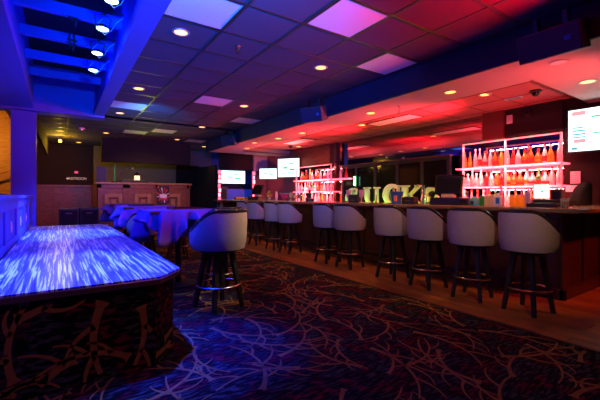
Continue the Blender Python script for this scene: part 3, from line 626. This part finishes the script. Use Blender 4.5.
# terminals
def terminal(x, y, rz, label, s=1.):
    t = at('register_terminal', x, y, label, 'cash register', rz=rz); t.scale = (s, s, s)
    MB().box((-.22, -.2, 0), (.22, .2, .11)).build('cash_drawer', M['black'], t, .008)
    MB().box((-.10, -.06, .11), (.08, .10, .15)).prism([(-.06, .12), (.08, .12), (.03, .26), (-.03, .26)], -.10, .06, 'x').build('stand', M['cream'] if s == 1 else M['black'], t, .005)
    MB().at(0, .0, .30, rx=-.35).box((-.20, -.03, -.14), (.20, .03, .14)).build('monitor', M['black'], t, .015)
    MB().at(0, .0, .30, rx=-.35).box((-.18, -.035, -.12), (.18, -.03, .12)).build('screen', M['blackgloss'], t)
    MB().at(0, .0, .30, rx=-.35).box((-.21, -.04, .14), (.21, .04, .155)).build('top_edge', M['vinyl'], t, .004)
    return t
terminal(4.95, 3.22, -PI / 2 + .3, 'large black register terminal standing at the middle of the bar')
terminal(4.95, 9.55, -PI / 2 + .3, 'dark register terminal at the far end of the bar near the doorway')
t = at('napkin_holder', 4.75, 3.79, 'low black napkin holder right of the blue bucket', 'holder', rz=-PI / 2)
MB().box((-.12, -.06, 0), (.12, .06, .11)).build('body', M['black'], t, .008); MB().box((-.05, -.064, .045), (.05, -.06, .065)).build('badge', M['greyp'], t); MB().box((-.1, -.03, .11), (.1, .03, .12)).build('napkins', M['black'], t)
t = at('glass_vase', 4.80, 3.56, 'clear green-tinted glass bottle between napkin holder and register', 'vase')
MB().lathe([(.001, 0), (.045, 0), (.048, .08), (.03, .17), (.028, .24), (.04, .26)], 16).build('vessel', M['clear'], t, smooth=True); MB().tube([(0, 0, .02), (.01, 0, .3)], .006, 6).tube([(0, .01, .02), (-.02, 0, .29)], .006, 6).build('stirrers', M['teal'], t)
t = at('card_reader', 4.85, 2.90, 'small black box right of the register terminal', 'device', rz=-PI / 2); MB().box((-.07, -.06, 0), (.07, .06, .10)).build('body', M['black'], t, .01); MB().box((-.05, -.064, .04), (.05, -.06, .08)).build('face', M['vinyl'], t)
t = at('napkin_dispenser', 4.82, 2.74, 'rounded teal dispenser beside the small black box', 'dispenser'); MB().lathe([(.001, 0), (.065, 0), (.068, .07), (.055, .105), (.03, .12), (.001, .122)], 16).build('body', M['teal'], t, smooth=True); MB().box((-.072, -.02, .02), (-.06, .02, .06)).build('slot', M['black'], t)
for k, (y, mm, lb) in enumerate(((2.66, 'green', 'thin green booklet standing left of the cream menus'), (2.60, 'cream', 'cream menu box on the counter, left of the pair'), (2.53, 'cream', 'cream menu box on the counter, right of the pair'))):
    t = at('menu_box', 4.9, y, lb, 'menu', 'menus standing on the counter', rz=-PI / 2); MB().box((-.03, -.03, 0), (.03, .03, .13 + .01 * k)).build('cover', M[mm], t, .003); MB().box((-.026, -.026, .12), (.026, .026, .132 + .01 * k)).build('pages', M['paper'], t)
t = at('figure_bottle', 5.1, 2.52, 'tall pink and purple decorated bottle behind the cream menus', 'bottle'); MB().lathe([(.001, 0), (.04, 0), (.045, .1), (.03, .16), (.012, .2), (.012, .27), (.001, .28)], 14).build('glass_body', mat('magenta_glass', (.75, .2, .6), .2), t, smooth=True); MB().lathe([(.016, .25), (.016, .29), (.001, .29)], 10).build('cap', M['pinkglass'], t)
t = at('white_bottle', 4.80, 2.41, 'white square bottle with dark blue label on the counter edge', 'bottle', rz=-PI / 2 + .2); MB().box((-.045, -.03, 0), (.045, .03, .14)).build('body', M['white'], t, .012); MB().lathe([(.018, .13), (.018, .17), (.001, .17)], 12).build('cap', M['white'], t); MB().box((-.02, -.033, .03), (.025, -.03, .11)).build('label_patch', M['bucket'], t)
for y, lb in ((2.30, 'orange juice jar, leftmost of three on the counter'), (2.225, 'orange juice jar with dark mark, middle of three on the counter'), (2.15, 'orange juice jar, rightmost of three on the counter')):
    t = at('juice_jar', 4.95, y, lb, 'jar', 'orange jars on the counter'); MB().lathe([(.001, 0), (.034, 0), (.036, .01), (.036, .11), (.03, .13)], 14).build('jar_body', M['orange'], t, smooth=True); MB().lathe([(.03, .128), (.032, .15), (.001, .15)], 12).build('lid', M['pinkglass'], t)
t = at('pale_glass', 4.85, 2.07, 'tall pale violet glass left of the bright white screen', 'glass'); MB().lathe([(.001, 0), (.03, 0), (.036, .18), (.033, .18), (.027, .01), (.001, .01)], 16).build('vessel', mat('violet_glass', (.8, .6, .8), .1, trans=.3), t, smooth=True)
MB().lathe([(.001, .012), (.0275, .012), (.031, .12), (.001, .12)], 14).build('drink', M['pinkglass'], t)
t = at('tablet_terminal', 4.95, 1.96, 'bright white screen with a small green mark on a black base', 'cash register', rz=-PI / 2 + .5)
MB().box((-.09, -.04, 0), (.22, .20, .09)).build('base', M['black'], t, .01)
MB().at(0, 0, .19).box((-.085, -.02, -.09), (.085, .02, .09)).build('tablet', M['black'], t, .006); MB().at(0, 0, .19).box((-.078, -.023, -.082), (.078, -.02, .082)).build('screen', screen_mat('tablet_white', (.85, 1, .85), 3.2), t)
MB().at(0, 0, .19).prism([(0, -.02), (.02, 0), (.012, .02), (-.004, .012), (-.012, .0)], -.026, -.0235, 'y').build('green_mark', M['scr_g'], t)
t = at('drinks_box', 5.16, 1.86, 'dark upright box behind the bright white screen', 'box', rz=-PI / 2); MB().box((-.06, -.05, .0), (.06, .05, .22)).build('body', M['greyp'], t, .006); MB().box((-.04, -.053, .05), (.04, -.05, .19)).build('front_panel', M['black'], t)
t = at('tray', 4.80, 1.84, 'long low black tray at the right end of the bar', 'tray', rz=-PI / 2); MB().box((-.20, -.07, 0), (.12, .07, .045)).build('body', M['black'], t, .008); MB().box((-.16, -.05, .045), (.08, .05, .055)).build('rubber_mat', M['greenframe'], t)
t = at('rocks_glass', 4.68, 1.62, 'short rocks glass of brown drink near the end of the bar', 'glass')
MB().lathe([(.001, 0), (.036, 0), (.044, .11), (.041, .11), (.034, .015), (.001, .015)], 18).build('vessel', M['clear'], t, smooth=True); MB().lathe([(.001, .016), (.034, .016), (.038, .07), (.001, .07)], 16).build('drink', M['drink'], t, smooth=True)
# dark rounded shape at the right end
t = thing('high_chair', (6.22, 1.96, .006), 'black rounded high chair back behind the right end of the bar', 'chair')
MB().prism([(-.33, .55), (-.32, 1.04), (-.27, 1.14), (-.17, 1.24), (-.05, 1.33), (.12, 1.40), (.26, 1.41), (.26, .55)], -.07, .07, 'y').build('backrest', M['blacksoft'], t, .04, seg=4)
MB().box((-.3, .07, .5), (.24, .42, .62)).build('seat', M['blacksoft'], t, .03)
for lx in (-.26, .2):
    for ly in (.0, .37): MB().box((lx - .025, ly - .025, 0), (lx + .025, ly + .025, .52)).build('leg', M['leg'], t)
# far-end counter clutter
t = at('wooden_caddy', 4.9, 10.5, 'low orange-lit wooden tray at the far end of the bar', 'tray', rz=-PI / 2); MB().box((-.42, -.12, 0), (.42, .12, .03)).box((-.42, -.12, .03), (-.39, .12, .09)).box((.39, -.12, .03), (.42, .12, .09)).build('tray_body', M['panelwood2'], t); MB().box((-.3, -.10, .03), (.34, .1, .085)).build('orange_packets', M['orange'], t, .01)
t = at('plant_pot', 4.9, 8.75, 'small yellow-green plant in a glass near the far register', 'plant')
MB().lathe([(.001, 0), (.04, 0), (.055, .1), (.05, .1), (.036, .01)], 14).build('pot', M['clear'], t, smooth=True)
p = MB(); rr = random.Random(5)
for k in range(26):
    a = rr.uniform(0, 6.28); e = rr.uniform(.02, .09); z = rr.uniform(.12, .25)
    p.at(e * math.cos(a), e * math.sin(a), z, rz=a, ry=rr.uniform(-1, 1)).add([(0, -.02, 0), (.035, 0, .01), (0, .02, 0), (-.035, 0, .005)], [(0, 1, 2, 3)])
for k in range(5): p.at(); p.tube([(0, 0, .05), (.04 * math.cos(k * 1.3), .04 * math.sin(k * 1.3), .2)], .003, 5)
p.build('foliage', mat('yellow_green_leaf', (.45, .5, .05), .5), t)
t = at('shaker', 4.9, 8.35, 'pale pink cocktail shaker between the plant and the pink bowl', 'shaker'); MB().lathe([(.001, 0), (.035, 0), (.045, .15), (.03, .19)], 16).build('cup', M['pinkglass'], t, smooth=True); MB().lathe([(.03, .19), (.028, .23), (.015, .25), (.001, .25)], 14).build('lid', M['cream'], t)
t = at('bowl', 4.9, 7.95, 'magenta bowl with pale green rim on the bar', 'bowl'); MB().lathe([(.05, .06), (.055, .07), (.12, .19), (.115, .19), (.05, .08), (.001, .075)][::-1], 20).build('dish', M['pinkp'], t, smooth=True); MB().lathe([(.06, 0), (.03, .01), (.02, .05), (.05, .065), (.001, .065)], 16).build('foot', M['pinkp'], t); MB().tube([(.118 * math.cos(k * PI / 10), .118 * math.sin(k * PI / 10), .195) for k in range(20)], .008, 6, True).build('rim', M['teal'], t)
for y, mm, lb, h in ((7.62, 'yel', 'yellow drink glass right of the magenta bowl', .22), (7.42, 'orange', 'orange drink glass right of the yellow one', .16), (7.2, 'drink', 'brown drink glass beside the orange one', .17)):
    t = at('cocktail_glass', 4.9, y, lb, 'glass', 'cocktail glasses on the bar'); MB().lathe([(.001, 0), (.04, 0), (.01, .01), (.01, .05), (.045, .08), (.055, h), (.051, h), (.04, .085), (.001, .07)], 16).build('vessel', M['clear'], t, smooth=True); MB().lathe([(.001, .073), (.041, .087), (.05, h - .02), (.001, h - .02)], 14).build('drink', M[mm], t, smooth=True)
t = at('figurine', 4.85, 6.74, 'small dark figurine silhouetted before the pink far bottles', 'figurine')
MB().lathe([(.001, 0), (.10, 0), (.095, .06), (.05, .08), (.045, .14), (.06, .18), (.03, .21), (.035, .24), (.02, .27), (.001, .275)], 12).build('body', M['black'], t, smooth=True); MB().tube([(0, .05, .15), (0, .11, .10), (0, .14, .04)], .018, 6).build('arm', M['black'], t)
for y, lb in ((5.42, 'left pink stemmed glass before the green letters'), (5.05, 'right pink stemmed glass before the green letters')):
    t = at('stemmed_glass', 4.88, y, lb, 'glass', 'pink stemmed glasses on the bar'); MB().lathe([(.001, 0), (.05, 0), (.045, .008), (.012, .02), (.012, .08), (.04, .12), (.055, .25), (.05, .25), (.035, .125), (.001, .1)], 16).build('vessel', M['pinkglass'], t, smooth=True)
    MB().lathe([(.001, .11), (.035, .13), (.045, .19), (.001, .19)], 14).build('drink', mat('pink_drink', (.7, .25, .15), .3), t, smooth=True)
t = at('order_box', 4.88, 5.23, 'black box between the two pink stemmed glasses', 'box', rz=-PI / 2); MB().box((-.11, -.08, 0), (.11, .08, .16)).build('body', M['black'], t, .01); MB().box((-.06, -.084, .03), (.06, -.08, .06)).build('pale_strip', M['greyp'], t)
t = at('candle_holder', 4.85, 4.63, 'thin dark red candle holder left of the letter U and bucket', 'candle holder'); MB().lathe([(.03, 0), (.03, .01), (.01, .02), (.012, .08), (.02, .09), (.001, .09)], 12).build('stem', M['red'], t); MB().lathe([(.01, .09), (.01, .15), (.001, .155)], 8).build('candle', M['red'], t)

# ------------------------------------------------------------------ hanging speakers
def speaker(loc, rz, tilt, label, w=.52, h=.25, d=.24):
    t = thing('hanging_speaker', loc, label, 'speaker', rz=rz, rx=tilt)
    MB().prism([(-w / 2, 0), (w / 2, 0), (w / 2 * .94, d), (-w / 2 * .94, d)], -h / 2, h / 2, 'z').build('cabinet', M['greyp'], t, .008)
    MB().box((-w / 2 + .01, -.012, -h / 2 + .01), (w / 2 - .01, 0, h / 2 - .01)).build('grille', M['speakerfront'], t, .004)
    MB().box((w / 2 * .5, -.016, -.02), (w / 2 * .5 + .05, -.012, .02)).build('badge', M['bucket'], t)
    for sx in (-1, 1): MB().box((sx * .12 - .02, d * .4, h / 2), (sx * .12 + .02, d * .7, h / 2 + .12)).build('bracket', M['black'], t)
    return t
speaker((3.72, 1.42, 2.62), -PI / 2, .30, 'large blue-lit loudspeaker hanging under the dark beam at the top right')
speaker((3.62, 4.98, 2.62), -PI / 2 + .5, .30, 'loudspeaker hanging on the dark beam in the middle of the ceiling', .40, .25, .3)
speaker((3.72, 8.9, 2.68), -PI / 2 + .5, .30, 'dark loudspeaker hanging at the far end of the beam', .42, .28, .3)
for x, y, lb in ((4.3, 6.1, 'thin coiled wire hanging from the bar soffit, middle one'), (4.35, 3.7, 'short bright wire hanging from the bar soffit, nearer one'), (4.1, 8.0, 'thin coiled wire hanging from the bar soffit, farthest')):
    tag(MB().tube([(x, y, ZS), (x + .03, y - .02, ZS - .05), (x - .02, y - .04, ZS - .09), (x + .01, y, ZS - .14)], .006, 6).build('hanging_wire', M['chrome'], smooth=True), lb, 'wire')

# ------------------------------------------------------------------ stools
def make_stool(label, group):
    t = thing('bar_stool', (0, 0, 0), label, 'stool', group)
    # barrel shell, back at -Y, opening at +Y
    n = 30; th0 = math.radians(118); rows = 6
    def top(a):
        f = min(1, abs(a) / th0); return 1.045 if f < .30 else 1.045 - .215 * (0.5 - 0.5 * math.cos(PI * (f - .30) / .70))
    vo = []; vi = []; fs = []
    for i in range(n + 1):
        a = -th0 + 2 * th0 * i / n; zt = top(a)
        for k in range(rows + 1):
            q = k / rows; z = .645 + (zt - .645) * q
            ro = (.262, .280, .286, .288, .290, .290, .288)[k]; ri = ro - (.03, .035, .045, .045, .042, .036, .03)[k]
            vo.append((ro * math.sin(a), -ro * math.cos(a), z)); vi.append((ri * math.sin(a), -ri * math.cos(a), z + (.0 if k else .012)))
    N = len(vo); R_ = rows + 1
    for i in range(n):
        for k in range(rows):
            a, b, c, d = i * R_ + k, (i + 1) * R_ + k, (i + 1) * R_ + k + 1, i * R_ + k + 1
            fs += [(a, b, c, d), (N + d, N + c, N + b, N + a)]
        fs += [(i * R_ + rows, (i + 1) * R_ + rows, N + (i + 1) * R_ + rows, N + i * R_ + rows), (N + i * R_, N + (i + 1) * R_, (i + 1) * R_, i * R_)]
    for i in (0, n):
        for k in range(rows):
            q = (i * R_ + k, i * R_ + k + 1, N + i * R_ + k + 1, N + i * R_ + k); fs.append(q if i == 0 else q[::-1])
    MB().add(vo + vi, fs).build('backrest', M['fabric'], t, smooth=True)
    pts = []
    for i in range(n + 1):
        a = -th0 + 2 * th0 * i / n; pts.append((.272 * math.sin(a), -.272 * math.cos(a), top(a) + .008))
    MB().tube(pts, .024, 8).build('top_rim', M['vinyl'], t, smooth=True)
    MB().lathe([(.001, .655), (.215, .655), (.228, .67), (.235, .72), (.22, .75), (.001, .76)], 28).build('seat', M['fabric'], t, smooth=True)
    MB().lathe([(.001, .60), (.17, .60), (.20, .62), (.20, .655), (.001, .655)], 20).build('swivel_plate', M['leg'], t)
    for k in range(4):
        a = PI / 4 + k * PI / 2; c, s_ = math.cos(a), math.sin(a)
        mb = MB().at(rz=0); w0, w1 = .026, .018
        mb.tube([(.13 * c, .13 * s_, .605), (.24 * c, .24 * s_, .0)], .034, 4, r2=.024); mb.build('leg', M['leg'], t)
    MB().tube([(.215 * math.cos(k * PI / 16), .215 * math.sin(k * PI / 16), .25) for k in range(32)], .011, 8, True).build('footrest_ring', M['chrome'], t, smooth=True)
    return t
G1 = 'grey barrel-back stools along the bar'
proto = make_stool('foreground barrel-back stool lit blue and tan beside the nearest high table', 'barrel-back stools around the high tables')
proto.location = (1.45, 3.72, .003); proto.scale = (1.07, 1.07, 1); proto.rotation_euler[2] = math.radians(14)
far_ord = [(1.74, 'nearest grey bar stool at the right end of the bar', -.15), (2.35, 'second nearest bar stool, reddish back, left of the nearest one', .12), (2.96, 'third bar stool from the right, below the register', -.12), (3.57, 'fourth bar stool from the right, below the blue bucket', .05),
           (4.50, 'right stool of the pair below the green letters', .1), (5.10, 'left stool of the pair below the green letters', .0), (6.38, 'right stool of the pair below the magenta bowl', .15), (6.98, 'left stool of the pair below the magenta bowl', .05), (7.85, 'right stool of the farthest pair at the bar', .1), (8.45, 'farthest stool at the left end of the bar', 0)]
for y, lb, dr in far_ord: copy_tree(proto, (4.08, y, .006), -PI / 2 + dr, lb, G1, (.95, .95, 1))
G2 = 'barrel-back stools around the high tables'
for x, y, rz, lb in ((1.2, 6.42, .1, 'blue-lit stool tucked under the front of the second high table'), (1.72, 4.30, .1, 'stool half hidden directly behind the foreground stool'), 
                     (2.05, 5.3, 1.6, 'stool at the right side of the nearest high table, mostly hidden'),
                     (1.95, 7.2, 1.5, 'stool at the right side of the second high table')):
    if 'mostly hidden' in lb: continue
    copy_tree(proto, (x, y, .003), rz, lb, G2, (.95, .95, .88 if y > 6 else 1))

# ------------------------------------------------------------------ high tables with cloths
def cloth_mesh(hw, z, hang, seed, rot=0):
    rr = random.Random(seed); mb = MB(); n = 96; rings = 7
    vs = [(0, 0, z)]; fs = []
    for q in range(1, 4):
        for i in range(n):
            a = 2 * PI * i / n; c, s_ = math.cos(a), math.sin(a); R = hw / max(abs(c), abs(s_)); R = min(R, hw * 1.2)
            vs.append((R * q / 3 * c, R * q / 3 * s_, z))
    ph = rr.uniform(0, 6)
    for q in range(1, rings + 1):
        for i in range(n):
            a = 2 * PI * i / n; c, s_ = math.cos(a), math.sin(a); R = min(hw / max(abs(c), abs(s_)), hw * 1.2)
            corner = max(0, abs(math.sin(2 * (a - .24))) - .3) / .7
            H = hang * (.34 + .95 * corner ** 2.0)
            f = q / rings; fold = .075 * f * (math.sin(14 * a + ph) + .7 * math.sin(23 * a + 2 * ph)) * (1 + .5 * corner)
            out_ = .015 + .04 * f ** 1.5 + fold - .10 * corner * f
            vs.append(((R + out_) * c, (R + out_) * s_, z - H * f ** 1.05 - .004))
    tot = 3 + rings
    for i in range(n):
        j = (i + 1) % n; fs.append((0, 1 + i, 1 + j))
        for q in range(tot - 1): fs.append((1 + q * n + i, 1 + (q + 1) * n + i, 1 + (q + 1) * n + j, 1 + q * n + j))
    mb.add(vs, fs); return mb
def high_table(x, y, lb, seed, rz=0, dishes=True):
    t = thing('high_table', (x, y, .003), 'black-legged high table under the ' + lb, 'table', 'high tables')
    MB().lathe([(.001, 0), (.26, 0), (.26, .02), (.05, .04)], 20).build('base', M['leg'], t); MB().tube([(0, 0, .02), (0, 0, .98)], .04, 10).build('column', M['leg'], t)
    bx('tabletop', (-.44, -.44, .985), (.44, .44, 1.02), M['darkwood'], t, .01)
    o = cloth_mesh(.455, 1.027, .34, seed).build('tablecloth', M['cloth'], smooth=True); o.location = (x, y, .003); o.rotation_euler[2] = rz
    sm = o.modifiers.new('thick', 'SOLIDIFY'); sm.thickness = .003
    tag(o, lb, 'tablecloth', 'cloths on the high tables')
high_table(1.36, 4.98, 'nearest blue tablecloth draped in pointed folds beside the foreground stool', 3, .06)
high_table(1.33, 6.95, 'middle blue tablecloth with folds on the second high table', 5, -.05)
high_table(1.38, 9.35, 'farthest small blue tablecloth hanging from the third high table', 8, .03)
for x, y, rz, lb in ((1.50, 5.12, .1, 'flat dark placemat tray on the nearest high table'), (1.25, 7.05, -.1, 'flat dark placemat tray on the second high table')):
    t = thing('serving_tray', (x, y, 1.032), lb, 'tray', 'trays on the high tables', rz=rz); bx('tray_body', (-.22, -.15, 0), (.22, .15, .012), M['darkwood'], t, .004)
    p = MB(); p.box((-.22, -.15, .012), (.22, -.14, .024)); p.box((-.22, .14, .012), (.22, .15, .024)); p.build('rim', M['vinyl'], t)

# ------------------------------------------------------------------ lights
B = (.0, .012, 1); BT = (.035, .075, 1)
for x, y, e, ty in [(.40, 2.99, 500, 2.6), (.40, 3.67, 2300, 3.4), (.39, 4.35, 250, 4.5), (.40, 5.13, 1100, 7.6), (.41, 5.86, 3000, 6.2)]:
    light('SPOT', (x - .02, y - .02, 2.98), BT, e, (x - .35, ty, .6), .05, 48, .9, 'blue_par')
    light('SPOT', (x - .02, y - .02, 2.98), B, 100, (x + .15, y, .6), .05, 84, .9, 'blue_par_spill')
for y in (3.3, 4.6, 5.9): light('POINT', (.42, y, 3.05), B, 16, size=.08, name='blue_well')
light('SPOT', (.42, 2.97, 2.97), B, 2200, (.95, 2.75, 0), .05, 32, .9, 'blue_par_floor')
light('SPOT', (.42, 4.33, 2.97), B, 800, (.95, 3.3, 0), .05, 26, .9, 'blue_par_floor')
light('SPOT', (.9, .2, 2.9), (1, .20, .05), 42, (.1, 2.67, .25), .05, 34, .8, 'warm_table_wash')  # added spot warming the carpeted table base, no fixture
light('POINT', (-.1, 2.4, 2.3), B, 24, size=.1, name='blue_gallery_lamp')
light('SPOT', (.5, 1.2, 2.3), (0, .13, 1), 1250, (1.7, 3.9, 2.95), .1, 84, 1, 'blue_ceiling_wash')
R1 = (1, .0, .015)
light('SPOT', (3.45, .50, 2.55), R1, 950, (2.4, 2.5, 3.0), .05, 78, 1, 'red_par')
light('SPOT', (4.6, 1.0, 1.7), (1, .08, .09), 150, (4.9, 2.6, 2.7), .1, 110, 1, 'red_bar')
light('SPOT', (5.7, 3.6, 1.7), (1, .04, .07), 420, (5.2, 4.2, 2.7), .1, 105, 1, 'red_bar')
light('SPOT', (5.7, 6.0, 1.7), (1, .02, .05), 400, (5.0, 6.4, 2.7), .1, 105, 1, 'red_bar')
light('SPOT', (5.7, 8.4, 1.7), (1, .08, .09), 260, (5.2, 8.8, 2.7), .1, 105, 1, 'red_bar')
light('SPOT', (1.3, 6.6, 2.35), (0, .22, 1), 230, (1.8, 8.8, 2.95), .1, 82, 1, 'blue_ceiling_wash')
light('SPOT', (2.2, 11.4, 1.9), (.55, .7, .02), 40, (2.1, 8.8, 2.95), .1, 100, 1, 'green_ceiling_fill')  # spot added to tint the far ceiling grid, no fixture on the booth
for y0, y1, zz in ((2.25, 3.8, 2.12), (2.25, 3.8, 1.69), (2.25, 3.8, 1.33), (7.75, 9.4, 2.05), (7.75, 9.4, 1.65), (7.75, 9.4, 1.30)):
    o = light('AREA', (6.2, (y0 + y1) / 2, zz), (1, .26, .24), 13, (6.45, (y0 + y1) / 2, zz - .22), name='shelf_led_strip'); o.data.shape = 'RECTANGLE'; o.data.size = 1.5; o.data.size_y = .012
    o.rotation_euler = (Vector((.25, 0, -.22))).to_track_quat('-Z', 'Y').to_euler()
light('SPOT', (5.5, 9.9, 1.5), (1, .16, .14), 110, (6.3, 11.9, 2.1), .08, 70, .8, 'red_far_wall_fill')  # added spot reddening the far bar wall, no fixture
light('SPOT', (5.4, .1, 2.4), (1, .08, .04), 190, (5.4, 1.7, .7), .08, 60, .9, 'red_bar_end_fill')  # added spot reddening the end panel of the bar, no fixture
light('SPOT', (2.3, .7, 2.6), (1, .60, .38), 100, (3.95, 2.3, .9), .1, 55, 1, 'warm_stool_wash')  # this and the next warm spots are added to brighten the stools, no fixtures
light('SPOT', (2.5, 2.2, 2.8), (1, .64, .42), 75, (4.0, 4.6, .9), .1, 60, 1, 'warm_stool_wash')
light('SPOT', (2.7, 5.2, 2.85), (1, .66, .45), 55, (4.0, 7.2, .9), .1, 60, 1, 'warm_stool_wash')
light('SPOT', (2.9, 2.6, 2.85), (1, .76, .42), 290, (1.65, 3.75, .85), .05, 26, 1, 'warm_stool_wash')

wd = bpy.data.worlds.new('w'); sc.world = wd; wd.use_nodes = True
wd.node_tree.nodes['Background'].inputs['Color'].default_value = (.02, .015, .03, 1); wd.node_tree.nodes['Background'].inputs['Strength'].default_value = .1

# ------------------------------------------------------------------ pieces of parts
SUB = {'label_wrap': 'glass_body', 'drink': 'vessel', 'lens': 'housing', 'knob': 'body', 'badge': 'cabinet', 'lid': 'jar_body', 'green_mark': 'tablet', 'toggle': 'plate',
       'slot': 'body', 'wire_handle': 'body', 'printed_marks': 'body', 'inset_panel': 'shaft', 'lit_segment': 'channel', 'orange_packets': 'tray_body', 'moulded_panel': 'body', 'text_lines': 'sheet', 'bulb': 'housing'}
for root in [o for o in C.objects if o.parent is None and o.type == 'EMPTY']:
    ch = {}
    for k in root.children: ch.setdefault(k.name.split('.')[0], k)
    for k in list(root.children):
        pn = SUB.get(k.name.split('.')[0])
        if k.name.split('.')[0] == 'screen': pn = 'monitor' if 'monitor' in ch else ('tablet' if 'tablet' in ch else 'housing')
        if pn in ch: k.parent = ch[pn]

# ------------------------------------------------------------------ camera
cd = bpy.data.cameras.new('camera'); co = bpy.data.objects.new('camera', cd); C.objects.link(co)
co.location = (0, 0, 1.22); co.rotation_euler = (PI / 2, 0, -math.radians(34.2))
cd.sensor_width = 36; cd.lens = 355 / 600 * 36; cd.shift_y = -4.5 / 600; cd.clip_start = .05
sc.camera = co
sc.view_settings.view_transform = 'Standard'; sc.view_settings.look = 'None'; sc.view_settings.gamma = 1; sc.view_settings.exposure = 0
sc.view_settings.use_curve_mapping = False
